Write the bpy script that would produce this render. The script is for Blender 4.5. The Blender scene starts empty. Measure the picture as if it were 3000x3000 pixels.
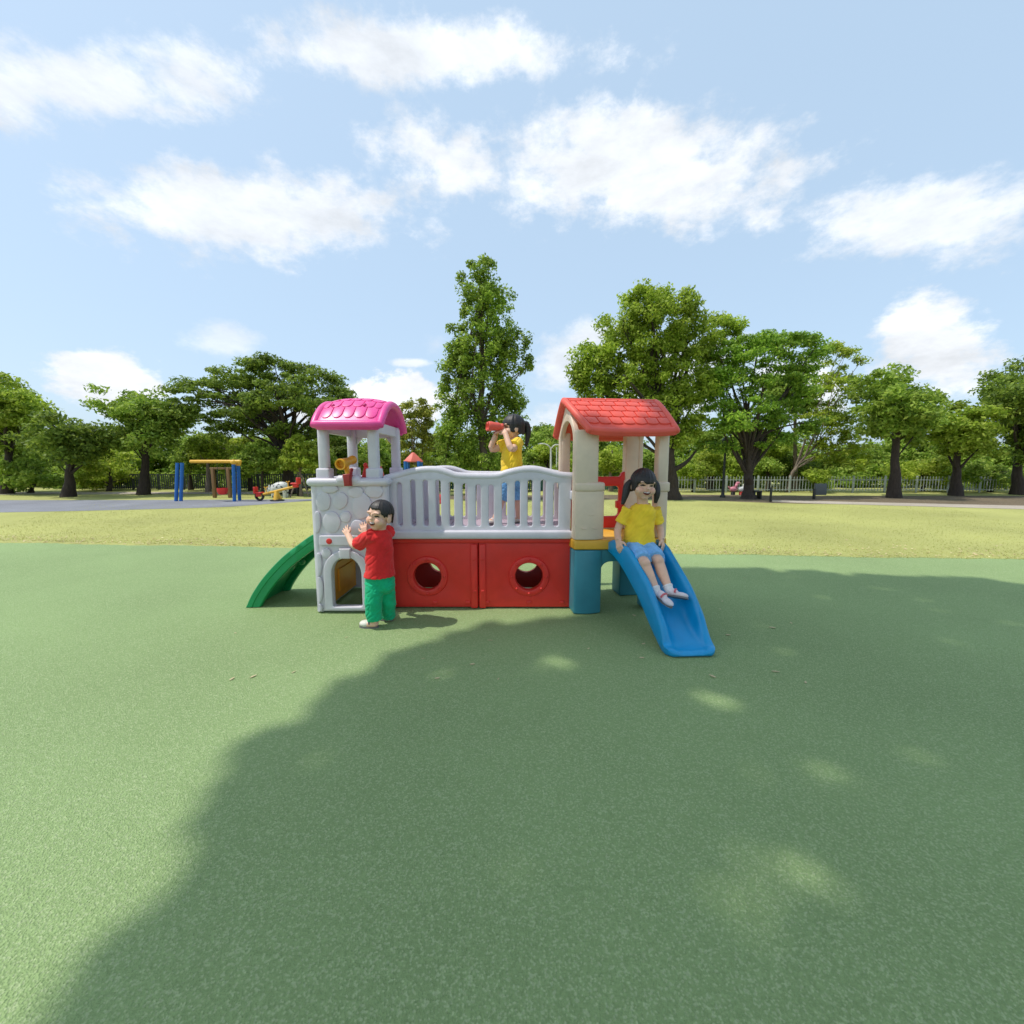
import bpy, bmesh, math, random
import numpy as np
from mathutils import Vector, Matrix, noise as mnoise
R = math.radians
SC = bpy.context.scene
COL = SC.collection
random.seed(7)
rng = np.random.default_rng(11)

# ---------------------------------------------------------------- camera
FPX, HC, PITCH = 1250.0, 1.267, R(6.6)          # focal length on a 3000 px frame, eye height, tilt down
CP, SP = math.cos(PITCH), math.sin(PITCH)
def ray(px, py):
    u, v = (px - 1500) / FPX, -(py - 1500) / FPX
    return Vector((u, CP + v * SP, -SP + v * CP))
def at(px, py, Y):
    d = ray(px, py)
    return Vector((0, 0, HC)) + d * (Y / d.y)
def gnd(px, py, z=0.0):
    d = ray(px, py)
    return Vector((0, 0, HC)) + d * ((z - HC) / d.z)
cam = bpy.data.cameras.new('camera'); cam_o = bpy.data.objects.new('camera', cam); COL.objects.link(cam_o)
cam.sensor_width = 36; cam.sensor_fit = 'HORIZONTAL'; cam.lens = FPX / 3000 * 36
cam.clip_start = .02; cam.clip_end = 2000
cam_o.location = (0, 0, HC); cam_o.rotation_euler = (R(90) - PITCH, 0, 0)
cam.dof.use_dof = True; cam.dof.focus_distance = 3.6; cam.dof.aperture_fstop = 3.5
SC.camera = cam_o

# ---------------------------------------------------------------- materials
def srgb(h):
    h = h.lstrip('#')
    c = [int(h[i:i + 2], 16) / 255 for i in (0, 2, 4)]
    return [x / 12.92 if x <= .04045 else ((x + .055) / 1.055) ** 2.4 for x in c]
def newmat(name):
    m = bpy.data.materials.new(name); m.use_nodes = True
    nt = m.node_tree
    return m, nt, nt.nodes['Principled BSDF']
def N(nt, typ, **kw):
    n = nt.nodes.new(typ)
    for k, v in kw.items():
        if k.startswith('i_'):
            n.inputs[int(k[2:]) if k[2:].isdigit() else k[2:].replace('_', ' ')].default_value = v
        else: setattr(n, k, v)
    return n
def L(nt, a, b): nt.links.new(a, b)
def ramp(nt, stops):
    r = nt.nodes.new('ShaderNodeValToRGB')
    e = r.color_ramp.elements
    while len(e) < len(stops): e.new(.5)
    for k, (p, c) in enumerate(stops):
        e[k].position = p; e[k].color = (*c, 1) if len(c) == 3 else c
    return r
def scl(c, k): return [min(1, x * k) for x in c]
def plastic(name, rgb, rough=.42, var=.10, scale=6, bump=.15, bscale=220, spec=.5):
    """moulded plastic: faint cloudy fading and a fine orange-peel grain"""
    m, nt, b = newmat(name)
    tc = N(nt, 'ShaderNodeTexCoord')
    nz = N(nt, 'ShaderNodeTexNoise', i_Scale=scale, i_Detail=6.0, i_Roughness=.65)
    L(nt, tc.outputs['Object'], nz.inputs['Vector'])
    rp = ramp(nt, [(.3, scl(rgb, 1 - var)), (.7, scl(rgb, 1 + var * .6))])
    L(nt, nz.outputs['Fac'], rp.inputs['Fac']); L(nt, rp.outputs['Color'], b.inputs['Base Color'])
    mr = N(nt, 'ShaderNodeMapRange'); mr.inputs['To Min'].default_value = rough - .07; mr.inputs['To Max'].default_value = rough + .12
    L(nt, nz.outputs['Fac'], mr.inputs['Value']); L(nt, mr.outputs['Result'], b.inputs['Roughness'])
    g = N(nt, 'ShaderNodeTexNoise', i_Scale=bscale, i_Detail=2.0)
    L(nt, tc.outputs['Object'], g.inputs['Vector'])
    bp = N(nt, 'ShaderNodeBump', i_Strength=bump, i_Distance=.002)
    L(nt, g.outputs['Fac'], bp.inputs['Height']); L(nt, bp.outputs['Normal'], b.inputs['Normal'])
    b.inputs['Specular IOR Level'].default_value = spec
    return m
def cloth(name, rgb, var=.10, scale=14, weave=900):
    m, nt, b = newmat(name)
    tc = N(nt, 'ShaderNodeTexCoord')
    nz = N(nt, 'ShaderNodeTexNoise', i_Scale=scale, i_Detail=5.0)
    L(nt, tc.outputs['Object'], nz.inputs['Vector'])
    rp = ramp(nt, [(.3, scl(rgb, 1 - var)), (.7, scl(rgb, 1 + var))])
    L(nt, nz.outputs['Fac'], rp.inputs['Fac']); L(nt, rp.outputs['Color'], b.inputs['Base Color'])
    b.inputs['Roughness'].default_value = .85; b.inputs['Specular IOR Level'].default_value = .2
    b.inputs['Sheen Weight'].default_value = .15
    g = N(nt, 'ShaderNodeTexNoise', i_Scale=weave, i_Detail=1.0)
    L(nt, tc.outputs['Object'], g.inputs['Vector'])
    bp = N(nt, 'ShaderNodeBump', i_Strength=.2, i_Distance=.001)
    L(nt, g.outputs['Fac'], bp.inputs['Height']); L(nt, bp.outputs['Normal'], b.inputs['Normal'])
    return m
def leafmat(name, dark, mid, light, trans=.35):
    """every leaf its own tint, with some light coming through it"""
    m, nt, b = newmat(name)
    ge = N(nt, 'ShaderNodeNewGeometry')
    rp = ramp(nt, [(0, dark), (.5, mid), (1, light)])
    L(nt, ge.outputs['Random Per Island'], rp.inputs['Fac'])
    tc = N(nt, 'ShaderNodeTexCoord')
    nz = N(nt, 'ShaderNodeTexNoise', i_Scale=.9, i_Detail=3.0); L(nt, tc.outputs['Object'], nz.inputs['Vector'])
    mr = N(nt, 'ShaderNodeMapRange'); mr.inputs['From Min'].default_value = .3; mr.inputs['From Max'].default_value = .7
    mr.inputs['To Min'].default_value = .72; mr.inputs['To Max'].default_value = 1.25
    L(nt, nz.outputs['Fac'], mr.inputs['Value'])
    mx = N(nt, 'ShaderNodeMix', data_type='RGBA', blend_type='MULTIPLY'); mx.inputs['Factor'].default_value = 1
    L(nt, rp.outputs['Color'], mx.inputs['A']); L(nt, mr.outputs['Result'], mx.inputs['B'])
    L(nt, mx.outputs['Result'], b.inputs['Base Color'])
    b.inputs['Roughness'].default_value = .55; b.inputs['Specular IOR Level'].default_value = .3
    tr = N(nt, 'ShaderNodeBsdfTranslucent'); L(nt, mx.outputs['Result'], tr.inputs['Color'])
    ms = N(nt, 'ShaderNodeMixShader'); ms.inputs[0].default_value = trans
    L(nt, b.outputs[0], ms.inputs[1]); L(nt, tr.outputs[0], ms.inputs[2])
    L(nt, ms.outputs[0], nt.nodes['Material Output'].inputs['Surface'])
    return m
def barkmat(name, rgb):
    m, nt, b = newmat(name)
    tc = N(nt, 'ShaderNodeTexCoord'); mp = N(nt, 'ShaderNodeMapping'); mp.inputs['Scale'].default_value = (7, 7, 1.6)
    L(nt, tc.outputs['Object'], mp.inputs['Vector'])
    nz = N(nt, 'ShaderNodeTexNoise', i_Scale=3.0, i_Detail=8.0, i_Roughness=.7); L(nt, mp.outputs['Vector'], nz.inputs['Vector'])
    rp = ramp(nt, [(.3, scl(rgb, .5)), (.7, scl(rgb, 1.5))])
    L(nt, nz.outputs['Fac'], rp.inputs['Fac']); L(nt, rp.outputs['Color'], b.inputs['Base Color'])
    b.inputs['Roughness'].default_value = .9
    bp = N(nt, 'ShaderNodeBump', i_Strength=.7, i_Distance=.03); L(nt, nz.outputs['Fac'], bp.inputs['Height']); L(nt, bp.outputs['Normal'], b.inputs['Normal'])
    return m

# ---------------------------------------------------------------- mesh collector
class MB:
    def __init__(s): s.v = []; s.f = []
    def add(s, vs, fs):
        o = len(s.v); s.v += [Vector(v) for v in vs]; s.f += [tuple(i + o for i in f) for f in fs]; return s
    def box(s, c, size, r=0.0, rot=None, seg=3):
        bm = bmesh.new(); bmesh.ops.create_cube(bm, size=1)
        bmesh.ops.scale(bm, vec=Vector(size), verts=bm.verts)
        if r > 0: bmesh.ops.bevel(bm, geom=bm.edges[:], offset=min(r, min(size) * .49), segments=seg, profile=.5, affect='EDGES')
        M = Matrix.Translation(Vector(c)) @ (rot.to_4x4() if rot else Matrix())
        bm.verts.ensure_lookup_table(); bm.verts.index_update()
        s.add([M @ v.co for v in bm.verts], [[v.index for v in f.verts] for f in bm.faces]); bm.free(); return s
    def loft(s, rings, caps=True, closed=True):
        n = len(rings[0]); vs = [p for r in rings for p in r]; fs = []
        for i in range(len(rings) - 1):
            for j in range(n if closed else n - 1):
                k = (j + 1) % n
                fs.append((i * n + j, i * n + k, (i + 1) * n + k, (i + 1) * n + j))
        if caps:
            fs.append(tuple(reversed(range(n)))); fs.append(tuple((len(rings) - 1) * n + j for j in range(n)))
        return s.add(vs, fs)
    def tube(s, pts, rad, seg=12, caps=True, rnd=False, sx=1.0):
        pts = [Vector(p) for p in pts]
        if not hasattr(rad, '__len__'): rad = [rad] * len(pts)
        rad = list(rad)
        if rnd:
            a = (pts[0] - pts[1]).normalized(); b = (pts[-1] - pts[-2]).normalized(); r0, r1 = rad[0], rad[-1]
            pts = [pts[0] + a * r0 * k for k in (.96, .75, .4)] + pts + [pts[-1] + b * r1 * k for k in (.4, .75, .96)]
            rad = [r0 * k for k in (.25, .66, .92)] + rad + [r1 * k for k in (.92, .66, .25)]
        rings = []; up = None
        for i, p in enumerate(pts):
            t = (pts[min(i + 1, len(pts) - 1)] - pts[max(i - 1, 0)]).normalized()
            if up is None:
                up = Vector((0, 0, 1)) if abs(t.z) < .9 else Vector((1, 0, 0))
            up = (up - t * up.dot(t)).normalized(); side = t.cross(up)
            rings.append([p + (side * math.cos(a) * sx + up * math.sin(a)) * rad[i] for a in [2 * math.pi * k / seg for k in range(seg)]])
        return s.loft(rings, caps)
    def ell(s, c, r, rot=None, seg=20, rng_=12):
        c = Vector(c); rings = []
        for i in range(1, rng_):
            th = math.pi * i / rng_
            ring = []
            for k in range(seg):
                a = 2 * math.pi * k / seg
                q = Vector((math.sin(th) * math.cos(a) * r[0], math.sin(th) * math.sin(a) * r[1], -math.cos(th) * r[2]))
                ring.append(c + (rot @ q if rot else q))
            rings.append(ring)
        n = len(s.v); s.loft(rings, False)
        b = Vector((0, 0, -r[2])); t = Vector((0, 0, r[2]))
        o = len(s.v); s.v += [c + (rot @ b if rot else b), c + (rot @ t if rot else t)]
        for k in range(seg):
            s.f.append((o, n + (k + 1) % seg, n + k)); m = n + (rng_ - 2) * seg
            s.f.append((o + 1, m + k, m + (k + 1) % seg))
        return s
    def cap(s, p0, p1, r0, r1=None, seg=14):                                  # tapered capsule
        p0, p1 = Vector(p0), Vector(p1); r1 = r0 if r1 is None else r1
        if (p1 - p0).length < 1e-5: return s.ell(p0, (r0,) * 3)
        return s.tube([p0, p1], [r0, r1], seg, True, True)
    def lathe(s, prof, M=None, seg=28, caps=True):                              # prof: (r, z)
        M = M or Matrix()
        return s.loft([[M @ Vector((r * math.cos(2 * math.pi * k / seg), r * math.sin(2 * math.pi * k / seg), z)) for k in range(seg)] for r, z in prof], caps)
    def plate(s, outer, holes, thick, bev, M, res=3):
        """flat moulded panel with openings; outline in local xy, rounded edges"""
        cu = bpy.data.curves.new('tmp', 'CURVE'); cu.dimensions = '2D'; cu.fill_mode = 'BOTH'
        cu.extrude = max(thick / 2 - bev, .0005); cu.bevel_depth = bev; cu.bevel_resolution = res; cu.offset = -bev
        for pl in [outer] + list(holes):
            sp = cu.splines.new('POLY'); sp.points.add(len(pl) - 1); sp.use_cyclic_u = True
            for p, q in zip(sp.points, pl): p.co = (q[0], q[1], 0, 1)
        ob = bpy.data.objects.new('tmp', cu); COL.objects.link(ob)
        dg = bpy.context.evaluated_depsgraph_get(); dg.update()
        me = bpy.data.meshes.new_from_object(ob.evaluated_get(dg))
        s.add([M @ v.co for v in me.vertices], [tuple(p.vertices) for p in me.polygons])
        bpy.data.objects.remove(ob); bpy.data.curves.remove(cu); bpy.data.meshes.remove(me); return s
    def xf(s, M): s.v = [M @ v for v in s.v]; return s
    def mesh(s, name):
        me = bpy.data.meshes.new(name); me.from_pydata([tuple(v) for v in s.v], [], s.f); return me
    def build(s, name, m, parent=None, ang=40, merge=True):
        me = s.mesh(name)
        if merge:
            bm = bmesh.new(); bm.from_mesh(me); bmesh.ops.remove_doubles(bm, verts=bm.verts, dist=.00005)
            bmesh.ops.recalc_face_normals(bm, faces=bm.faces); bm.to_mesh(me); bm.free()
        for p in me.polygons: p.use_smooth = True
        me.set_sharp_from_angle(angle=R(ang))
        return link(name, me, m, parent)
def link(name, me, m, parent=None):
    o = bpy.data.objects.new(name, me); COL.objects.link(o)
    if m: 
        for x in (m if isinstance(m, (list, tuple)) else [m]): me.materials.append(x)
    if parent:
        o.parent = parent; o.matrix_parent_inverse = parent.matrix_world.inverted()
    return o
def tag(o, label=None, cat=None, group=None, kind=None):
    for k, v in (('label', label), ('category', cat), ('group', group), ('kind', kind)):
        if v: o[k] = v
    return o
def thing(name, loc, label, cat, group=None, rz=0):
    o = bpy.data.objects.new(name, None); COL.objects.link(o); o.location = loc; o.rotation_euler = (0, 0, rz)
    o.empty_display_size = .1; o.matrix_world = Matrix.Translation(Vector(loc)) @ Matrix.Rotation(rz, 4, 'Z')
    return tag(o, label, cat, group)
def copy_tree(o, parent=None):
    c = o.copy(); COL.objects.link(c)
    if parent: c.parent = parent
    for ch in list(o.children): copy_tree(ch, c)
    return c
def np_mesh(name, V, F, m, parent=None, smooth=False):
    me = bpy.data.meshes.new(name); V = np.asarray(V, np.float32); F = np.asarray(F, np.int32); n, k = F.shape
    me.vertices.add(len(V)); me.vertices.foreach_set('co', V.ravel())
    me.loops.add(n * k); me.loops.foreach_set('vertex_index', F.ravel())
    me.polygons.add(n); me.polygons.foreach_set('loop_start', np.arange(0, n * k, k, dtype=np.int32)); me.polygons.foreach_set('loop_total', np.full(n, k, np.int32))
    me.update(calc_edges=True)
    return link(name, me, m, parent)
XZ = lambda Y, t=0: Matrix(((1, 0, 0, 0), (0, 0, -1, Y), (0, 1, 0, 0), (0, 0, 0, 1)))      # local xy -> world xz at depth Y, front faces -Y
YZ = lambda X: Matrix(((0, 0, 1, X), (1, 0, 0, 0), (0, 1, 0, 0), (0, 0, 0, 1)))              # local xy -> world yz at X
def arc(cx, cy, r, a0, a1, n, ry=None):
    ry = r if ry is None else ry
    return [(cx + r * math.cos(R(a0 + (a1 - a0) * k / n)), cy + ry * math.sin(R(a0 + (a1 - a0) * k / n))) for k in range(n + 1)]
def rrect(x0, y0, x1, y1, r, n=5):
    return arc(x1 - r, y0 + r, r, -90, 0, n) + arc(x1 - r, y1 - r, r, 0, 90, n) + arc(x0 + r, y1 - r, r, 90, 180, n) + arc(x0 + r, y0 + r, r, 180, 270, n)
def archhole(x0, x1, y0, y1, ry=None, rb=.02):
    w = (x1 - x0) / 2; ry = w if ry is None else ry
    return arc(x0 + rb, y0 + rb, rb, 180, 270, 4) + arc(x1 - rb, y0 + rb, rb, 270, 360, 4) + arc((x0 + x1) / 2, y1 - ry, w, 0, 180, 16, ry)
def spline(pts, n):                                                                          # Catmull-Rom through points
    P = [Vector(p) for p in pts]; P = [P[0] * 2 - P[1]] + P + [P[-1] * 2 - P[-2]]; out = []
    for i in range(1, len(P) - 2):
        for k in range(n):
            t = k / n; a, b, c, d = P[i - 1], P[i], P[i + 1], P[i + 2]
            out.append(.5 * ((2 * b) + (c - a) * t + (2 * a - 5 * b + 4 * c - d) * t * t + (3 * b - a - 3 * c + d) * t ** 3))
    return out + [P[-2]]
# ---------------------------------------------------------------- light and sky
SUN_EL, SUN_H = R(63), Vector((-.985, -.17, 0)).normalized()
SUNV = SUN_H * math.cos(SUN_EL) + Vector((0, 0, math.sin(SUN_EL)))
sl = bpy.data.lights.new('sun', 'SUN'); sl.energy = 2.75; sl.angle = R(.6); sl.color = (1, .955, .88)
so = bpy.data.objects.new('sun', sl); COL.objects.link(so); so.rotation_euler = SUNV.to_track_quat('Z', 'Y').to_euler(); so.location = (-6, 3, 14)
W = bpy.data.worlds.new('World'); SC.world = W; W.use_nodes = True
nt = W.node_tree; bg = nt.nodes['Background']
sky = N(nt, 'ShaderNodeTexSky', sky_type='NISHITA'); sky.sun_disc = False; sky.sun_elevation = SUN_EL
sky.sun_rotation = math.atan2(SUN_H.x, SUN_H.y); sky.air_density = 1.0; sky.dust_density = 2.2; sky.ozone_density = 1.2
tc = N(nt, 'ShaderNodeTexCoord'); sx = N(nt, 'ShaderNodeSeparateXYZ'); L(nt, tc.outputs['Generated'], sx.inputs[0])
def M(op, a, b=None, c=None, clamp=False):
    n = nt.nodes.new('ShaderNodeMath'); n.operation = op; n.use_clamp = clamp
    for k, q in enumerate((a, b, c)):
        if q is None: continue
        if isinstance(q, (int, float)): n.inputs[k].default_value = q
        else: L(nt, q, n.inputs[k])
    return n.outputs[0]
ay = M('MAXIMUM', M('ABSOLUTE', sx.outputs['Y']), .05)
cx_, cz_ = M('DIVIDE', sx.outputs['X'], ay), M('DIVIDE', sx.outputs['Z'], ay)
def nz(scale, detail, rough, off=0, sq=1.6):
    mp = N(nt, 'ShaderNodeMapping'); mp.inputs['Scale'].default_value = (1, 1, sq); mp.inputs['Location'].default_value = (off, off * .7, off * 1.3)
    L(nt, tc.outputs['Generated'], mp.inputs['Vector'])
    n = N(nt, 'ShaderNodeTexNoise', i_Scale=scale, i_Detail=detail, i_Roughness=rough); L(nt, mp.outputs[0], n.inputs['Vector']); return n.outputs['Fac']
edge = M('SUBTRACT', nz(5.5, 8, .62), .5); fine = M('SUBTRACT', nz(16, 7, .65, 3), .5)
wob = M('ADD', M('MULTIPLY', edge, 1.5), M('MULTIPLY', fine, 1.0))
# cumulus banks: centre and half size of each as pixels of the photograph turned into sky directions; softness
BANKS = [(1155, 1165, 165, 85, .30, 1.0), (1010, 1215, 160, 60, .3, .9), (1205, 1063, 80, 16, .7, .75), (640, 1000, 110, 50, .9, .55), (1650, 1060, 110, 95, .8, .75), (1760, 985, 150, 60, .9, .8),
         (1690, 1240, 130, 60, .7, .8), (2330, 1130, 170, 110, .5, .95), (2000, 1120, 260, 160, .8, .8), (1280, 1010, 60, 40, 1, .35), (330, 1120, 190, 100, .4, .95), (2750, 1020, 260, 170, .5, .95),
         (700, 600, 620, 170, .7, .85), (1750, 480, 800, 210, .7, .9), (2700, 650, 420, 150, .7, .85), (250, 250, 600, 160, .7, .8), (1250, 150, 600, 130, .7, .85)]
mask = None
for px, py, rx, ry, soft, op in BANKS:
    d0 = ray(px, py); X0, Z0 = d0.x / d0.y, d0.z / d0.y
    d1 = ray(px + rx, py - ry); kx, kz = abs(d1.x / d1.y - X0), abs(d1.z / d1.y - Z0)
    a = M('DIVIDE', M('SUBTRACT', cx_, X0), kx); b = M('DIVIDE', M('SUBTRACT', cz_, Z0), kz)
    r = M('SQRT', M('ADD', M('MULTIPLY', a, a), M('MULTIPLY', b, b)))
    r = M('ADD', r, M('MULTIPLY', wob, 1.0 + soft * .6))
    mr = N(nt, 'ShaderNodeMapRange', interpolation_type='SMOOTHSTEP'); mr.inputs['From Min'].default_value = 1.05; mr.inputs['From Max'].default_value = 1.05 - soft
    mr.inputs['To Max'].default_value = op; L(nt, r, mr.inputs['Value'])
    mask = mr.outputs[0] if mask is None else M('MAXIMUM', mask, mr.outputs[0])
up = N(nt, 'ShaderNodeMapRange', interpolation_type='SMOOTHSTEP'); up.inputs['From Min'].default_value = -.01; up.inputs['From Max'].default_value = .05; L(nt, sx.outputs['Z'], up.inputs['Value'])
mask = M('MULTIPLY', mask, up.outputs[0])
SKYK = .11
skc = N(nt, 'ShaderNodeMix', data_type='RGBA', blend_type='MIX'); skc.inputs['Factor'].default_value = .55       # a hazy tropical blue
L(nt, sky.outputs[0], skc.inputs['A']); skc.inputs['B'].default_value = (5.9, 7.8, 9.7, 1)
body = M('ADD', M('MULTIPLY', nz(6, 7, .62, 9, 2.4), 1.0), .50)
clc = N(nt, 'ShaderNodeMix', data_type='RGBA', blend_type='MULTIPLY'); clc.inputs['Factor'].default_value = 1
clc.inputs['A'].default_value = (7.5, 7.75, 8.1, 1); L(nt, body, clc.inputs['B'])
mx = N(nt, 'ShaderNodeMix', data_type='RGBA'); L(nt, mask, mx.inputs['Factor']); L(nt, skc.outputs['Result'], mx.inputs['A']); L(nt, clc.outputs['Result'], mx.inputs['B'])
L(nt, mx.outputs['Result'], bg.inputs['Color']); bg.inputs['Strength'].default_value = SKYK
SC.view_settings.view_transform = 'Standard'; SC.view_settings.look = 'None'; SC.view_settings.exposure = .26; SC.view_settings.gamma = 1
SC.cycles.max_bounces = 8; SC.cycles.transparent_max_bounces = 8

# ---------------------------------------------------------------- ground
def groundmat(name, stops, scale, grain, gcol, bump=.6, bdist=.01, patch=.7, pamp=.18, rough=.9):
    m, nt, b = newmat(name)
    tc = N(nt, 'ShaderNodeTexCoord')
    n1 = N(nt, 'ShaderNodeTexNoise', i_Scale=scale, i_Detail=8.0, i_Roughness=.72); L(nt, tc.outputs['Object'], n1.inputs['Vector'])
    rp = ramp(nt, stops); L(nt, n1.outputs['Fac'], rp.inputs['Fac'])
    n2 = N(nt, 'ShaderNodeTexNoise', i_Scale=patch, i_Detail=4.0); L(nt, tc.outputs['Object'], n2.inputs['Vector'])
    mr = N(nt, 'ShaderNodeMapRange'); mr.inputs['From Min'].default_value = .3; mr.inputs['From Max'].default_value = .7
    mr.inputs['To Min'].default_value = 1 - pamp; mr.inputs['To Max'].default_value = 1 + pamp; L(nt, n2.outputs['Fac'], mr.inputs['Value'])
    mx = N(nt, 'ShaderNodeMix', data_type='RGBA', blend_type='MULTIPLY'); mx.inputs['Factor'].default_value = 1
    L(nt, rp.outputs['Color'], mx.inputs['A']); L(nt, mr.outputs[0], mx.inputs['B'])
    vo = N(nt, 'ShaderNodeTexVoronoi', i_Scale=grain); L(nt, tc.outputs['Object'], vo.inputs['Vector'])
    gr = ramp(nt, [(0, (0, 0, 0)), (.74, (0, 0, 0)), (.86, (1, 1, 1))]); sp = N(nt, 'ShaderNodeSeparateColor'); L(nt, vo.outputs['Color'], sp.inputs[0]); L(nt, sp.outputs[0], gr.inputs['Fac'])
    m2 = N(nt, 'ShaderNodeMix', data_type='RGBA'); L(nt, gr.outputs['Color'], m2.inputs['Factor']); L(nt, mx.outputs['Result'], m2.inputs['A']); m2.inputs['B'].default_value = (*gcol, 1)
    gm = N(nt, 'ShaderNodeMix', data_type='RGBA'); gm.inputs['Factor'].default_value = .5; L(nt, mx.outputs['Result'], gm.inputs['A']); L(nt, m2.outputs['Result'], gm.inputs['B'])
    L(nt, gm.outputs['Result'], b.inputs['Base Color']); b.inputs['Roughness'].default_value = rough; b.inputs['Specular IOR Level'].default_value = .25
    bp = N(nt, 'ShaderNodeBump', i_Strength=bump, i_Distance=bdist); L(nt, vo.outputs['Distance'], bp.inputs['Height']); L(nt, bp.outputs['Normal'], b.inputs['Normal'])
    return m
def sheet(name, pts, z, m):
    mb = MB(); mb.add([(p[0], p[1], z) for p in pts], [tuple(range(len(pts)))])
    return tag(mb.build(name, m, merge=False), kind='structure')
lawn_m = groundmat('lawn_turf', [(.25, (.30, .32, .086)), (.5, (.385, .392, .122)), (.75, (.46, .44, .17))], 22, 90, (.50, .46, .20), .5, .01, .45, .16)
rub_m = groundmat('rubber_granule', [(.3, (.240, .345, .136)), (.7, (.320, .435, .186))], 60, 190, (.52, .60, .34), .9, .007, .55, .11, .88)
dirt_m = groundmat('bare_soil', [(.3, (.10, .075, .045)), (.7, (.20, .155, .10))], 9, 50, (.26, .21, .14))
pad_m = groundmat('grey_rubber', [(.3, (.21, .215, .24)), (.7, (.27, .275, .30))], 40, 120, (.32, .32, .35))
path_m = groundmat('pale_path', [(.3, (.36, .30, .24)), (.7, (.48, .42, .34))], 20, 70, (.5, .45, .38))
E0, E1 = gnd(600, 1600), gnd(2400, 1629); sl_ = (E1.y - E0.y) / (E1.x - E0.x)
edge_y = lambda x: E0.y + sl_ * (x - E0.x) + .024 * math.sin(x * 2.3) + .016 * math.sin(x * 5.9 + 1) + .012 * math.sin(x * 17.3) + .008 * math.sin(x * 41 + 2)
sheet('lawn', [(-400, -60), (400, -60), (400, 700), (-400, 700)], -.006, lawn_m)
sheet('rubber_ground', [(-14, -9), (14, -9)] + [(x, edge_y(x)) for x in np.linspace(14, -14, 900)], .0, rub_m)
def gpoly(px): return [gnd(*p)[:2] for p in px]
GP = gpoly([(-500, 1466), (600, 1464), (860, 1462), (960, 1462)]); GQ = gpoly([(955, 1464), (850, 1471), (720, 1481), (600, 1487), (200, 1497), (-500, 1510)])
sheet('play_pad', [tuple(p) for p in spline([(*p, 0) for p in GP], 4)] + [tuple(p) for p in spline([(*p, 0) for p in GQ], 4)], -.002, pad_m)
sheet('dirt_strip', [tuple(p) for p in spline([(*p, 0) for p in gpoly([(1000, 1459), (1500, 1464), (1960, 1463), (2100, 1467), (2230, 1472), (2400, 1476), (3300, 1490)])], 5)] + [tuple(p) for p in spline([(*p, 0) for p in gpoly([(3300, 1452), (2400, 1452), (2190, 1450), (1960, 1449), (1500, 1451), (1000, 1450)])], 5)], -.003, dirt_m)
sheet('far_path', gpoly([(-400, 1450), (600, 1447), (900, 1446), (1000, 1446)]) + gpoly([(1000, 1441), (900, 1441), (600, 1441), (-400, 1441)]), -.002, path_m)
sheet('side_path', gpoly([(2262, 1470), (2400, 1475), (3300, 1500)]) + gpoly([(3300, 1488), (2400, 1468), (2262, 1465)]), -.0005, path_m)
# grass blades: a short ragged turf, densest near the rubber edge
def blades(n, y0f, y1, x0, x1, h, w, near):
    x = rng.uniform(x0, x1, n); t = rng.random(n) ** near
    e = np.array([edge_y(a) for a in x]); y = e + y0f + (y1 - e) * t
    x = x * (y / y1 * .55 + .45)
    e = np.array([edge_y(a) for a in x]); y = np.maximum(y, e + y0f)
    a = rng.uniform(0, 2 * math.pi, n); hh = h * rng.uniform(.4, 1.2, n); lean = rng.normal(0, .6, (n, 2)) * hh[:, None]
    dx, dy = np.cos(a) * w, np.sin(a) * w
    V = np.stack([np.stack([x - dx, y - dy, np.full(n, -.006)], 1), np.stack([x + dx, y + dy, np.full(n, -.006)], 1), np.stack([x + lean[:, 0], y + lean[:, 1], hh], 1)], 1).reshape(-1, 3)
    return V, np.arange(3 * n).reshape(-1, 3)
grass_m = leafmat('grass_blade', (.34, .36, .085), (.42, .42, .12), (.50, .46, .17), .4)
V, F = blades(45000, -.03, 13.2, -13, 13, .011, .004, 1.5)
tag(np_mesh('grass', V, F, grass_m), kind='stuff')
# dry leaf litter along the lawn edge (uncountable) and the single leaves lying on the rubber
n = 1500; x = rng.uniform(-9, 9, n); y = np.array([edge_y(a) for a in x]) + np.abs(rng.normal(0, .35, n)) + .02
s = rng.uniform(.010, .028, n); a = rng.uniform(0, 6.28, n); c, d = np.cos(a), np.sin(a); z = rng.uniform(.004, .014, n)
tl = rng.normal(0, .004, (n, 4))
Q = np.stack([np.stack([x + c * s, y + d * s, z + tl[:, 0]], 1), np.stack([x - d * s * .5, y + c * s * .5, z + tl[:, 1]], 1), np.stack([x - c * s, y - d * s, z + tl[:, 2]], 1), np.stack([x + d * s * .5, y - c * s * .5, z + tl[:, 3]], 1)], 1).reshape(-1, 3)
litter_m = leafmat('dry_leaf', (.46, .35, .17), (.58, .47, .25), (.70, .60, .36), .2)
tag(np_mesh('leaf_litter', Q, np.arange(4 * n).reshape(-1, 4), litter_m), kind='stuff')
SPOTS = [(1437, 1877, 1.), (1724, 1901, .7), (1384, 1947, .9), (1281, 1988, .8), (1858, 1804, 1.), (1885, 1887, .9), (2116, 1762, .8), (2133, 1861, 1.), (2263, 1840, 1.2), (2272, 1969, 1.2), (2088, 1983, 1.2), (2318, 1826, .8),
         (1240, 1930, .7), (680, 1990, 1.), (742, 1983, 1.1), (860, 1970, .8), (890, 1700, .6), (1880, 1928, .9), (1015, 1868, .6), (2182, 1694, .8), (2258, 1683, .8), (2110, 1785, .6), (2360, 2000, .7), (1460, 1990, .6), (690, 1855, .6)]
lf = MB()
P = [(-1, 0, .10), (-.5, .34, .02), (.1, .42, .05), (.65, .25, 0), (1, 0, .16), (.65, -.25, .04), (.1, -.42, .10), (-.5, -.34, .03)]
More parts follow.
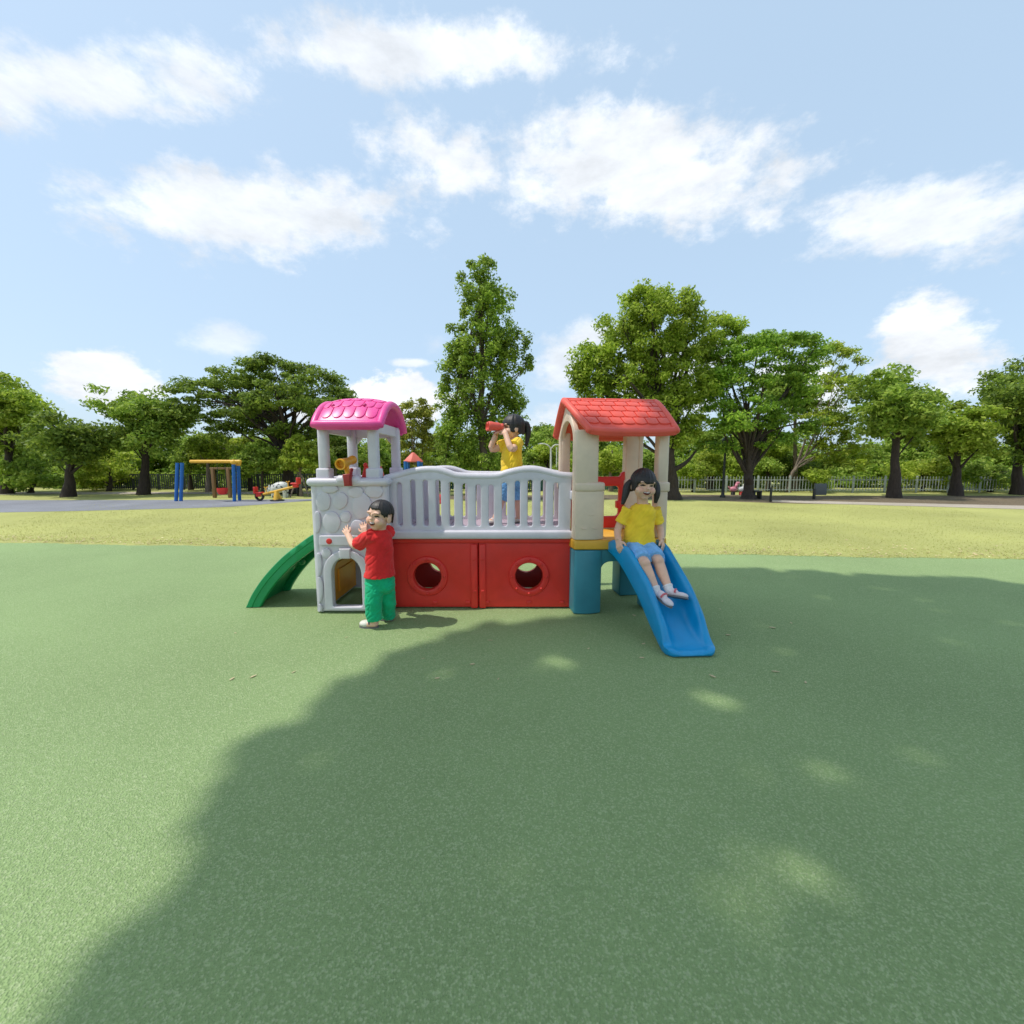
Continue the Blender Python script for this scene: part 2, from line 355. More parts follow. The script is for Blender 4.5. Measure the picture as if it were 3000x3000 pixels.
lf.add([(p[0] * .021, p[1] * .021, p[2] * .021 + .004) for p in P] + [(p[0] * .020, p[1] * .020, p[2] * .021 + .0025) for p in P], [tuple(range(8)), tuple(reversed(range(8, 16)))] + [(i, (i + 1) % 8, 8 + (i + 1) % 8, 8 + i) for i in range(8)])
leaf0 = lf.build('fallen_leaf', litter_m)
for k, (px, py, sc) in enumerate(SPOTS):
    o = leaf0 if k == 0 else leaf0.copy()
    if k: COL.objects.link(o)
    o.location = gnd(px, py, .001); o.rotation_euler = (0, 0, rng.uniform(0, 6.28)); o.scale = (sc, sc * rng.uniform(.6, 1.1), sc)
    tag(o, 'small dry straw-coloured leaf lying on the green rubber ground', 'leaf', 'fallen leaves on the rubber ground')
# ---------------------------------------------------------------- the play castle
m_grey = plastic('lavender_grey_plastic', (.63, .60, .655), .40)
m_pink = plastic('pink_plastic', (.84, .075, .33), .36)
m_red = plastic('red_plastic', (.72, .030, .022), .38)
m_roof = plastic('coral_red_plastic', (.80, .105, .070), .45)
m_beige = plastic('beige_plastic', (.74, .595, .46), .45)
m_teal = plastic('teal_plastic', (.045, .245, .315), .40)
m_blue = plastic('blue_plastic', (.002, .30, .62), .32)
m_yel = plastic('yellow_plastic', (.78, .42, .045), .40)
m_tele = plastic('golden_yellow_plastic', (.82, .40, .03), .36)
m_green = plastic('green_plastic', (.008, .29, .095), .38)
m_orange = plastic('orange_plastic', (.92, .36, .03), .42)
m_dkred = plastic('deep_red_plastic', (.33, .02, .018), .38)
PS = thing('play_castle', (-.3, 3.9, 0), 'large plastic play castle with pink and red roofs, white bridge, green ramp and blue slide', 'playset')
def pt(px, py, Y):
    p = at(px, py, Y); return (p.x, p.z)
# --- left stone tower
TX0, TX1, TY0, TY1 = -1.635, -1.045, 3.50, 4.24
tb = MB()
fo = [(-1.655, .03), (-1.64, .012), (-1.03, .012), (-1.02, .03), (-1.035, 1.10), (-1.632, 1.10)]
hole = archhole(-1.508, -1.258, .06, .486, .15)
tb.plate(fo, [hole], .05, .012, XZ(TY0 + .025))
tb.plate(fo, [archhole(-1.46, -1.16, .12, .50, .13)], .05, .012, XZ(TY1 - .025))
sd = [(TY0 + .03, .012), (TY1 - .03, .012), (TY1 - .03, 1.10), (TY0 + .03, 1.10)]
tb.plate(sd, [archhole(3.64, 4.10, .05, .50, .16)], .05, .012, YZ(TX0 + .018))
tb.plate(sd, [archhole(3.66, 4.08, .05, .50, .16)], .05, .012, YZ(TX1 - .018))
for x in (-1.632, -1.045):                                                              # rounded corner posts of the wall
    for y in (TY0 + .03, TY1 - .03): tb.tube([(x + (.008 if x < -1.3 else -.008), y, .012), (x + (.008 if x < -1.3 else -.008), y, 1.1)], .036, 16)
tb.box((-1.34, 3.87, .60), (.56, .68, .05), .01)                                         # platform inside
# door surround, keystone, base sill, name band
oa = archhole(-1.575, -1.192, .03, .545, .19, .01)
tb.plate([(-1.575, .03), (-1.192, .03)] + [p for p in arc(-1.3835, .355, .1915, 0, 180, 18, .19)], [hole], .03, .009, XZ(TY0 - .009))
tb.plate([(-1.425, .475), (-1.343, .475), (-1.338, .56), (-1.43, .56)], [], .045, .008, XZ(TY0 - .014))
tb.plate(rrect(-1.595, .585, -1.08, .668, .008), [], .03, .008, XZ(TY0 - .009))
def stone(cx, cy, rx, ry, seed, Y=TY0):
    r = random.Random(seed); n = 6; rx *= 1.13; ry *= 1.13; c = (900 + cx / 4.293, 1400 + cy / 4.293)
    k = [r.uniform(.90, 1.14) for _ in range(n)]; a0 = r.uniform(0, 1)
    pts = [Vector((*pt(c[0] + rx / 4.293 * k[i] * math.cos(2 * math.pi * (i + a0) / n), c[1] + ry / 4.293 * k[i] * math.sin(2 * math.pi * (i + a0) / n), Y), 0)) for i in range(n)]
    pts = pts + [pts[0]]
    q = []
    for i in range(n):                                                                   # rounded outline
        a, b, d = pts[i - 1 if i else n - 1], pts[i], pts[(i + 1) % n]
        for t in (0, .33, .66, 1): 
            s0, s1 = a.lerp(b, .62), d.lerp(b, .62)
            q.append(s0 * (1 - t) ** 2 + b * 2 * t * (1 - t) + s1 * t * t)
    q = [(min(max(p.x, -1.628), -1.045), p.y) for p in q]
    tb.plate(q[::-1], [], .022, .008, XZ(Y - .0005 - seed * .00055), 2)
for k, st in enumerate([(205, 290, 92, 118), (425, 285, 92, 102), (680, 350, 122, 150), (850, 165, 115, 88), (310, 555, 116, 145), (490, 490, 64, 66), (610, 175, 95, 72), (290, 140, 110, 52), (650, 620, 105, 95), (850, 480, 100, 130), (245, 945, 58, 62), (860, 780, 60, 40),
                        (128, 545, 48, 140), (150, 1080, 44, 150), (165, 1400, 46, 165), (160, 1630, 44, 46), (850, 1000, 50, 70), (880, 1250, 46, 140)]): stone(*st, k)
castle = tb.build('castle_wall', m_grey, PS, 35)
castle['label'] = 'lavender grey tower wall moulded with rounded stones and an arched doorway'
rm = MB()                                                                                # rim tube round the tower top
for a, b in (((TX0 - .01, TY0 - .005), (TX1 + .015, TY0 - .005)), ((TX0 - .01, TY1), (TX1 + .015, TY1)), ((TX0 - .005, TY0), (TX0 - .005, TY1)), ((TX1 + .01, TY0), (TX1 + .01, TY1))):
    rm.tube([(*a, 1.108), (*b, 1.108)], .034, 16, True, True)
rm.tube([(-1.40, TY0 - .003, 1.125), (-1.275, TY0 - .003, 1.125)], .042, 16, True, True)       # swell that carries the telescope
rm.build('tower_rim', m_grey, PS)
def column(x, y, w, d, z0, z1, base=True):
    mb = MB(); mb.box((x, y, (z0 + z1) / 2), (w, d, z1 - z0), .028, seg=4)
    if base: mb.box((x, y, z0 + .045), (w + .028, d + .028, .11), .014)
    return mb
for (x, y, w) in ((-1.556, 3.565, .082), (-1.144, 3.565, .088), (-1.54, 4.16, .086), (-1.122, 4.16, .082)): column(x, y, w, .08, 1.12, 1.60).build('roof_column', m_grey, PS)
lt = MB()                                                                                # lintels under the roof
lt.plate([(-1.59, 1.50), (-1.09, 1.50), (-1.09, 1.60), (-1.59, 1.60)], [], .03, .006, XZ(4.17))
lt.plate([(3.55, 1.51), (4.17, 1.51), (4.17, 1.60), (3.55, 1.60)], [], .03, .006, YZ(-1.12)); lt.plate([(3.55, 1.51), (4.17, 1.51), (4.17, 1.60), (3.55, 1.60)], [], .03, .006, YZ(-1.555))
lt.plate([(-1.49, 1.50), (-1.44, 1.50), (-1.49, 1.44)], [], .03, .004, XZ(4.165)); lt.plate([(-1.16, 1.50), (-1.21, 1.50), (-1.16, 1.44)], [], .03, .004, XZ(4.165))
lt.box((-1.34, 3.56, 1.575), (.5, .03, .06), .006)
lt.build('lintel', m_grey, PS)
# pink barrel roof: an arch swept along x, pillowed towards its ends, rolled rim
RX0, RX1, RY, RD, RZ, RH = -1.585, -1.055, 3.85, .405, 1.578, .240
def rsurf(u, v, off=0.0):
    """u along x 0..1, v front eave to back eave 0..1"""
    q = 2 * v - 1; a = abs(q); p = 2.25; w = abs(2 * u - 1)
    cy = RD * q * (1 - .05 * w ** 3); cz = RH * (1 - a ** p) - .040 * w ** 2.6 * (1 - a ** 2)
    n = Vector((0, math.copysign(p * RH / RD * a ** (p - 1), q), 1)).normalized()
    return Vector((RX0 + (RX1 - RX0) * u, RY + cy, RZ + cz)) + n * off
rf = MB(); T = .045
us = [0, .006, .02, .045] + [k / 20 for k in range(2, 19)] + [.955, .98, .994, 1]
rings = []
for u in us:
    e = min(u, 1 - u) * (RX1 - RX0); k = 1 if e > .025 else math.sqrt(max(0, 1 - (1 - e / .025) ** 2))
    out, inn = [], []
    for i in range(33):
        v = i / 32; out.append(rsurf(u, v, -T / 2 + T / 2 * max(k, .15))); inn.append(rsurf(u, v, -T / 2 - T / 2 * max(k, .15)))
    f0 = (out[0] + inn[0]) / 2; f1 = (out[-1] + inn[-1]) / 2; h = T / 2 * max(k, .15) * 1.5
    lip0 = [f0 + Vector((0, y * h / 1.5, z * h)) for y, z in ((.75, -.75), (0, -1.1), (-.8, -.75))]; lip1 = [f1 + Vector((0, y * h / 1.5, z * h)) for y, z in ((.8, -.75), (0, -1.1), (-.75, -.75))]
    rings.append(out + lip1 + inn[::-1] + lip0)
rf.loft(rings)
loop = [rsurf(k / 12, .0, -.012) for k in range(13)] + [rsurf(1, k / 20, -.012) for k in range(1, 20)] + [rsurf(1 - k / 12, 1, -.012) for k in range(13)] + [rsurf(0, 1 - k / 20, -.012) for k in range(1, 20)]
rl = []                                                       # the rolled rim that runs all round the roof
for k, p in enumerate(loop):
    t = (loop[(k + 1) % len(loop)] - loop[k - 1]).normalized(); ou = (p - Vector((RX0 / 2 + RX1 / 2, RY, 1.45))); ou = (ou - t * ou.dot(t)).normalized(); up_ = t.cross(ou)
    rl.append([p + (ou * math.cos(a) + up_ * math.sin(a)) * .033 for a in [2 * math.pi * q / 14 for q in range(14)]])
rf.loft(rl + [rl[0]], False)
def tile(mb, S, u0, u1, v0, v1, h, rc=.35, n=6):
    """one raised shingle with rounded lower corners, bent to the surface S"""
    du, dv = u1 - u0, v1 - v0; pts = []
    out = [(0, 1), (0, .5), (0, rc), (.08, rc * .4), (.28, 0), (.5, -.03), (.72, 0), (.92, rc * .4), (1, rc), (1, .5), (1, 1), (.5, 1)]
    g = [(u0 + a * du, v0 + b * dv) for a, b in out]; c = (u0 + .5 * du, v0 + .55 * dv)
    A = [S(*q, .0) for q in g]; B = [S(*q, h) for q in g]; C = [S(c[0] + (q[0] - c[0]) * .93, c[1] + (q[1] - c[1]) * .93, h * 1.12) for q in g]
    m = len(g); vs = A + B + C + [S(*c, h * 1.12)]
    fs = [(i, (i + 1) % m, m + (i + 1) % m, m + i) for i in range(m)] + [(m + i, m + (i + 1) % m, 2 * m + (i + 1) % m, 2 * m + i) for i in range(m)] + [(2 * m + i, 2 * m + (i + 1) % m, 3 * m) for i in range(m)]
    mb.add(vs, fs)
rows = [(.045, .165), (.165, .28), (.28, .39), (.39, .495)]
for r, (v0, v1) in enumerate(rows):
    nn = 5
    for k in range(nn + (r % 2)):
        w = .86 / nn; u0 = .07 + w * (k - .5 * (r % 2)); a, b = max(u0 + .008, .05), min(u0 + w - .008, .95)
        if b - a > .05:
            tile(rf, rsurf, a, b, v0 + .004, v1 - .006, .0065); tile(rf, rsurf, a, b, 1 - v0 - .004, 1 - v1 + .006, .0065)
proof = rf.build('tower_roof', m_pink, PS, 50); proof['label'] = 'pink arched roof moulded with rounded shingles'
for u in (.205, .70):
    b = MB(); p = rsurf(u, .19, .006); q = rsurf(u, .19, .022); b.lathe([(.015, -.004), (.015, .006), (.009, .012), (.001, .013)], Matrix.Translation(p) @ (q - p).to_track_quat('Z', 'Y').to_matrix().to_4x4(), 16)
    b.build('roof_bolt', plastic('magenta_plastic', (.55, .01, .16)) if u < .5 else bpy.data.materials['magenta_plastic'], proof)
# orange half door inside, red plug
dm = MB(); dm.plate([(3.60, .06), (4.13, .06), (4.13, .39), (3.60, .39)], [], .03, .008, YZ(-1.56)); dm.plate([(3.70, .13), (4.04, .13), (4.04, .33), (3.70, .33)], [], .02, .007, YZ(-1.542))
dm.build('door_panel', m_orange, PS)
pg = MB(); pg.lathe([(.001, -.012), (.02, -.010), (.024, -.002), (.024, .02), (.001, .02)], Matrix.Translation((*[at(964, 1586, 3.475)[i] for i in (0, 1, 2)],)) @ Matrix.Rotation(R(-90), 4, 'X'), 18); pg.build('plug', m_red, PS)
# telescope and its bracket
tl = MB(); c0 = at(996, 1361, 3.44); c1 = at(1034, 1347, 3.66); d = (c1 - c0).normalized(); QM = Matrix.Translation(c0) @ d.to_track_quat('Z', 'Y').to_matrix().to_4x4(); Ln = (c1 - c0).length
tl.lathe([(.034, .03), (.034, .0), (.044, -.002), (.046, .008), (.043, .03), (.036, Ln * .5), (.032, Ln * .55), (.032, Ln * .8), (.037, Ln * .85), (.037, Ln), (.026, Ln), (.026, Ln * .8), (.034, .03)], QM, 24, False)
tl.lathe([(.001, .05), (.034, .045)], QM, 24, False)
mid = c0 + d * Ln * .42; foot = Vector((at(1018, 1395, 3.46).x, 3.475, at(1018, 1392, 3.46).z)); tl.tube([mid, foot], [.024, .022], 12)
tele = tl.build('telescope', m_tele, PS)
bk = MB(); p = at(1018, 1404, 3.44); bk.plate([(p.x - .026, p.z - .055), (p.x + .026, p.z - .055), (p.x + .032, p.z + .05), (p.x + .042, p.z + .085), (p.x + .028, p.z + .09), (p.x + .02, p.z + .045), (p.x - .02, p.z + .04), (p.x - .036, p.z + .04)], [], .05, .008, XZ(3.452))
bk.build('telescope_bracket', m_dkred, tele)
sw = MB()                                                                               # red wheel stand seen behind the column
p = at(1093, 1378, 3.72); sw.plate([(p.x - .09, p.z - .06), (p.x + .09, p.z - .06), (p.x + .065, p.z + .035), (p.x - .065, p.z + .035)], [], .09, .012, XZ(3.72)); sw.ell((p.x - .058, 3.70, p.z + .045), (.018, .018, .022)); sw.build('steering_stand', m_red, PS)
# --- climbing ramp (green)
gr = MB()
top = spline([(-2.335, 0, .0), (-2.27, 0, .125), (-2.16, 0, .275), (-2.0, 0, .44), (-1.845, 0, .56), (-1.73, 0, .64), (-1.67, 0, .655), (-1.625, 0, .65)], 5)
def off(pts, d):
    o = []
    for i, p in enumerate(pts):
        t = (pts[min(i + 1, len(pts) - 1)] - pts[max(i - 1, 0)]).normalized(); o.append(p + Vector((t.z, 0, -t.x)) * d)
    return o
def slab(y0, y1, d0, d1, r=.006):
    A, B = off(top, d0), off(top, d1); rings = []
    for a, b in zip(A, B):
        a = Vector((a.x, 0, max(a.z, .004))); b = Vector((b.x, 0, max(b.z, .004))); m = (b - a).normalized() * r if (b - a).length > 1e-4 else Vector((r, 0, 0))
        rings.append([(a.x + m.x, y0, a.z + m.z), (a.x, y0 + r, a.z), (a.x, y1 - r, a.z), (a.x + m.x, y1, a.z + m.z), (b.x - m.x, y1, b.z - m.z), (b.x, y1 - r, b.z), (b.x, y0 + r, b.z), (b.x - m.x, y0, b.z - m.z)])
    gr.loft([[Vector(q) for q in r_] for r_ in rings])
slab(3.63, 3.685, .0, .105); slab(4.115, 4.17, .0, .105)           # deep side rails
slab(3.622, 3.66, -.004, .045); slab(4.14, 4.178, -.004, .045)     # their rolled upper edge
slab(3.67, 4.13, .03, .05)                                          # the walking skin
for t in (9, 15, 21, 27):                                            # footholds: ribs above, hollows below
    p = off(top, .02)[t]; gr.tube([(p.x, 3.69, p.z), (p.x, 4.11, p.z)], .022, 10)
for t, y in ((13, 3.80), (13, 4.0), (19, 3.9), (24, 3.80), (24, 4.0)):
    p = off(top, .062)[t]; gr.ell((p.x, y, p.z), (.045, .055, .03), Matrix.Rotation(R(45), 3, 'Y'))
gr.build('climbing_ramp', m_green, PS, 45)
br = MB(); br.box((-1.655, 3.66, .585), (.05, .06, .07), .01); br.build('ramp_bracket', m_red, PS)
# --- bridge railing
def railing(Y, name, sx0, sx1):
    """sx0..sx1 world span; wavy top from pixel profile measured on the front rail"""
    wave = [(1133, 1398), (1160, 1391), (1200, 1380), (1240, 1373), (1280, 1373), (1310, 1381), (1340, 1390), (1400, 1392), (1455, 1391), (1490, 1381), (1530, 1373), (1570, 1373), (1610, 1381), (1640, 1388), (1675, 1391)]
    W3 = [at(a, b, 3.6) for a, b in wave]; x0, x1 = W3[0].x, W3[-1].x
    fx = lambda x: sx0 + (x - x0) / (x1 - x0) * (sx1 - sx0)
    tp = spline([(fx(w.x), 0, w.z - .012) for w in W3], 5)
    zb = .655; mb = MB()
    outer = [(tp[0].x + .01, zb), (tp[-1].x - .01, zb)] + [(p.x, p.z) for p in tp[::-1]]
    holes = []
    slots = [(1171, 1413), (1210, 1406), (1247, 1406), (1284, 1406), (1323, 1412), (1362, 1416), (1401, 1419), (1439, 1420), (1478, 1413), (1516, 1408), (1553, 1406), (1591, 1406), (1629, 1414)]
    for cx, ty in slots:
        a = at(cx, ty, 3.6); b = at(cx, 1541, 3.6); w = .0215; x = fx(a.x)
        holes.append(arc(x, b.z + w, w, 180, 360, 8) + arc(x, a.z - w, w, 0, 180, 8))
    mb.plate(outer, holes, .05, .008, XZ(Y), 3)
    o = mb.build(name, m_grey, PS, 35)
    hr = MB(); hr.tube([(p.x, Y, p.z) for p in tp], .033, 14, True, True); hr.build('handrail', m_grey, o)
    br = MB(); br.box(((sx0 + sx1) / 2, Y - .008 * (1 if Y < 4 else -1), .660), (sx1 - sx0 + .01, .085, .074), .02, seg=4); br.build('toe_rail', m_grey, o)
    return o
fa, fb = at(1133, 1395, 3.6).x, at(1675, 1391, 3.6).x
r1 = railing(3.60, 'bridge_railing', fa, fb); railing(4.27, 'bridge_railing', fa + .015, fb + .03)
dk = MB(); dk.box(((fa + fb) / 2, 3.935, .665), (fb - fa, .63, .06), .008)
for k in range(9): dk.box((fa + .06 + k * (fb - fa - .12) / 8, 3.935, .698), (.13, .60, .012), .004)
dk.build('bridge_deck', plastic('mauve_plastic', (.46, .36, .42), .5), PS)
for px, py, sz in ((1680, 1451, (.05, .05, .075)), (1672, 1566, (.05, .06, .055)), (1126, 1405, (.03, .05, .06)), (1124, 1455, (.04, .05, .09))):
    q = at(px, py, 3.56); MB().box((q.x, 3.58, q.z), sz, .012).build('bridge_clip', m_grey, PS)
# --- red crawl-through tunnel below the bridge
def tunnel_panel(Y, x0, x1, cx, cz, r, flange, front):
    mb = MB(); M_ = XZ(Y); s = -1 if front else 1
    mb.plate([(x0, .012), (x1, .012), (x1, .585), (x0, .585)], [arc(cx, cz, r, 0, 360, 40)[:-1]], .04, .008, M_, 2)
    for dx in flange: mb.box((dx, Y + s * .018, .29), (.058, .04, .568), .010)
    for dx, dz in ((x0 + .07, .055), (x1 - .09, .055), ((x0 + x1) / 2 + .03, .055)): mb.box((dx, Y + s * .02, dz), (.045, .02, .03), .008)
    for dx in flange:
        for dz in (.16, .44): mb.box((dx + .004, Y + s * .038, dz), (.03, .012, .02), .004)
    o = mb.build('tunnel_panel', m_red, PS, 35)
    rg = MB(); rg.loft([[(cx + rr * math.cos(t), Y + s * yy, cz + rr * math.sin(t)) for t in [2 * math.pi * k / 48 for k in range(48)]] for rr, yy in ((r, -.024), (r, .022), (r + .006, .034), (r + .03, .040), (r + .052, .034), (r + .060, .022), (r + .063, .012))], False)
    for k in range(8): rg.ell((cx + (r + .032) * math.cos(k * math.pi / 4), Y + s * .040, cz + (r + .032) * math.sin(k * math.pi / 4)), (.012, .010, .012), None, 10, 8)
    rg.build('porthole_ring', m_red, o); return o
xm = at(1402, 1690, 3.62).x; xl, xr = at(1128, 1690, 3.62).x, at(1677, 1690, 3.62).x
ca, cb = at(1252, 1689, 3.60), at(1550, 1689, 3.60)
tunnel_panel(3.63, xl, xm - .003, ca.x, ca.z, .118, [xm - .036], True); tunnel_panel(3.63, xm + .003, xr, cb.x, cb.z, .118, [xm + .036], True)
tunnel_panel(4.22, xl, xm - .003, ca.x + .02, ca.z, .118, [xm - .036], False); tunnel_panel(4.22, xm + .003, xr, cb.x - .004, cb.z, .118, [xm + .036], False)
tr_ = MB(); tr_.box(((xl + xr) / 2, 3.622, .603), (xr - xl, .07, .040), .012); tr_.box(((xl + xr) / 2, 4.228, .603), (xr - xl, .07, .040), .012); tr_.build('tunnel_top_rail', m_red, PS)
# --- right house tower, turned a little away on its right side
HY = R(7); HM = Matrix.Translation((.515, 3.47, 0)) @ Matrix.Rotation(HY, 4, 'Z'); HW, HD = .80, .62
def hb(mb, name, m, parent=PS, ang=40): return mb.xf(HM).build(name, m, parent, ang)
def bulge(w, d, b, r=.02, n=8):                                                     # footprint with a convex front, d deep
    f = [(w * k / n, -b * math.sin(math.pi * (.08 + .84 * k / n))) for k in range(n + 1)]
    return f + [(w, d), (0, d)]
def prism(mb, poly, z0, z1, r=.008, ox=0, oy=0, flip=False):
    bm = bmesh.new(); pl = [((-x if flip else x) + ox, (-y if flip else y) + oy) for x, y in poly]
    f = bm.faces.new([bm.verts.new((x, y, z0)) for x, y in pl]); ex = bmesh.ops.extrude_face_region(bm, geom=[f])
    bmesh.ops.translate(bm, verts=[v for v in ex['geom'] if isinstance(v, bmesh.types.BMVert)], vec=(0, 0, z1 - z0))
    bmesh.ops.recalc_face_normals(bm, faces=bm.faces)
    ed = [e for e in bm.edges if len(e.link_faces) == 2 and e.calc_face_angle(0) > R(50)]
    bmesh.ops.bevel(bm, geom=ed, offset=r, segments=3, profile=.5, affect='EDGES')
    bm.verts.index_update(); mb.add([v.co.copy() for v in bm.verts], [[v.index for v in f.verts] for f in bm.faces]); bm.free()
bs = MB()                                                                           # teal base: four legs joined by arches
for ox, oy, fl in ((0, 0, False), (HW, HD, True)): prism(bs, bulge(.235, .20, .03), .004, .545, .012, ox, oy, fl)
for ox, oy in ((HW - .17, .0), (0, HD - .17)): bs.box((ox + .085, oy + .085, .275), (.17, .17, .54), .015)
bs.plate([(.21, .30), (HW - .14, .30), (HW - .14, .545), (.21, .545)], [], .04, .008, XZ(.03)) if False else None
for yy in (.03, HD - .03): bs.plate([(.20, .545), (.20, .32), (.232, .32)] + arc(.312, .36, .08, 180, 90, 8) + arc(HW - .24, .36, .08, 90, 0, 8) + [(HW - .155, .32), (HW - .13, .32), (HW - .13, .545)], [], .05, .008, XZ(yy))
for xx in (.03, HW - .03): bs.plate([(.15, .545), (.15, .32), (.19, .32)] + arc(.27, .36, .08, 180, 90, 8) + arc(HD - .27, .36, .08, 90, 0, 8) + [(HD - .19, .32), (HD - .15, .32), (HD - .15, .545)], [], .05, .008, YZ(xx))
hb(bs, 'house_base', m_teal)
fl = MB(); prism(fl, [(-.006, .02)] + [(HW * k / 16, -.034 * math.sin(math.pi * (.05 + .9 * k / 16))) for k in range(17)] + [(HW + .006, .02), (HW + .006, HD), (-.006, HD)], .55, .632, .014)
hb(fl, 'house_floor', m_yel)
wl = MB()                                                                           # beige corner walls
for ox, oy, f in ((0, 0, False), (HW, HD, True)):
    prism(wl, bulge(.245 if not f else .17, .10, .026), .634, 1.035, .010, ox, oy, f)
    prism(wl, bulge(.19 if not f else .165, .085, .022), 1.09, 1.53, .010, ox, oy, f)
for ox, oy in ((HW - .10, .0), (0, HD - .10)):
    wl.box((ox + .05, oy + .05, .835), (.10, .10, .40), .016); wl.box((ox + .05, oy + .05, 1.31), (.088, .088, .46), .014)
gable = [(0.03, 1.50), (HD / 2 - .02, 1.775), (HD / 2 + .02, 1.775), (HD - .03, 1.50)]
for xx in (.018, HW - .018):
    go = [(.02, .634), (.09, .634), (.09, 1.42)] + [(HD / 2 - .23 * math.cos(R(a)), 1.42 + .20 * math.sin(R(a))) for a in range(15, 166, 10)] + [(HD - .09, 1.42), (HD - .09, .634), (HD - .02, .634), (HD - .02, 1.50), (HD / 2 + .03, 1.77), (HD / 2 - .03, 1.77), (.02, 1.50)]
    wl.plate(go, [], .045, .010, YZ(xx))
hb(wl, 'house_wall', m_beige)['label'] = 'beige corner walls with arched side openings'
for ox, oy, f in ((0, 0, False), (HW, HD, True)):
    cl = MB(); prism(cl, bulge(.255 if not f else .18, .105, .030), 1.030, 1.108, .022, ox - (.004 if not f else -.004), oy - (.004 if not f else -.004), f); hb(cl, 'wall_collar', m_beige)
for ox, oy in ((HW - .10, .0), (0, HD - .10)): hb(MB().box((ox + .05, oy + .05, 1.065), (.122, .118, .082), .014), 'wall_collar', m_beige)
# emboss on the front wall: small crescents
for dx, dz in ((.075, .735), (.165, .735), (.13, .845)): hb(MB().tube([(dx + .022 * math.cos(R(a)), -.027, dz - .008 * math.sin(R(a))) for a in range(0, 181, 20)], .0035, 6), 'wall_emboss', m_beige)
gt = MB(); gt.plate([(.12, .64), (.665, .64), (.665, 1.15)] + arc(.63, 1.15, .03, 0, 180, 8) + [(.585, 1.135), (.12, 1.135)], [rrect(.20, .755, .585, 1.045, .035)], .05, .012, XZ(HD - .05)); gt.box((.575, HD - .08, .87), (.05, .06, .075), .012)
hb(gt, 'back_gate', m_red)
# red shingled gable roof
GX0, GX1, GY, GD, GZ, GH = -.045, HW + .02, HD / 2, .405, 1.535, .270
def gsurf(u, v, off=0.0):
    t = abs(2 * v - 1); s = 1 if v > .5 else -1
    g0 = GX0 + (.115 * t ** 1.4 if v < .5 else .02 * t); x = g0 + (GX1 - g0) * u; y = GY + s * GD * t ** .92 * (1 - .03 * abs(2 * u - 1) ** 6)
    zc = GZ + GH * (1 - t ** 1.12) - .018 * (1 - abs(2 * u - 1) ** 4) * t ** 4
    n = Vector((0, s * .62 * min(1, t * 12), .78)).normalized()
    return Vector((x, y, zc)) + n * off
gf = MB(); T2 = .040; rings = []
us = [0, .005, .016, .03] + [k / 16 for k in range(1, 16)] + [.97, .984, .995, 1]
vs_ = [k / 24 for k in range(25)]
for u in us:
    e = min(u, 1 - u) * (GX1 - GX0); k = 1 if e > .024 else max(.15, math.sqrt(max(0, 1 - (1 - e / .024) ** 2)))
    o_ = [gsurf(u, v, -T2 / 2 + T2 / 2 * k) for v in vs_]; i_ = [gsurf(u, v, -T2 / 2 - T2 / 2 * k) for v in vs_]
    h = T2 / 2 * k; f0 = (o_[0] + i_[0]) / 2; f1 = (o_[-1] + i_[-1]) / 2
    rings.append(o_ + [f1 + Vector((0, y * h, z * h)) for y, z in ((1.1, .2), (1.2, -.6), (.6, -1.4), (-.1, -1.3))] + i_[::-1] + [f0 + Vector((0, y * h, z * h)) for y, z in ((.1, -1.3), (-.6, -1.4), (-1.2, -.6), (-1.1, .2))])
gf.loft(rings)
gf.tube([gsurf(.02 + .96 * k / 10, .5, .0) for k in range(11)], .020, 10, True, True)
for ue in (.022, .978): gf.tube([gsurf(ue, v, -.008) for v in vs_], .030, 12, True, True)
for ve in (.006, .994): gf.tube([gsurf(.02 + .96 * k / 16, ve, -.014) for k in range(17)], .031, 12, True, True)
rows = [(.07, .165), (.165, .26), (.26, .355), (.355, .445), (.445, .485)]
for r, (v0, v1) in enumerate(rows):
    nn = 7; w = .90 / nn
    for k in range(nn + (r % 2)):
        u0 = .05 + w * (k - .5 * (r % 2)); a, b = max(u0 + .007, .06), min(u0 + w - .007, .94)
        if b - a > .03:
            tile(gf, gsurf, a, b, v0 + .008, v1 - .006, .010, .12); tile(gf, gsurf, a, b, 1 - v0 - .008, 1 - v1 + .006, .007, .12)
hb(gf, 'house_roof', m_roof, PS, 50)['label'] = 'coral red gable roof moulded with square shingles'
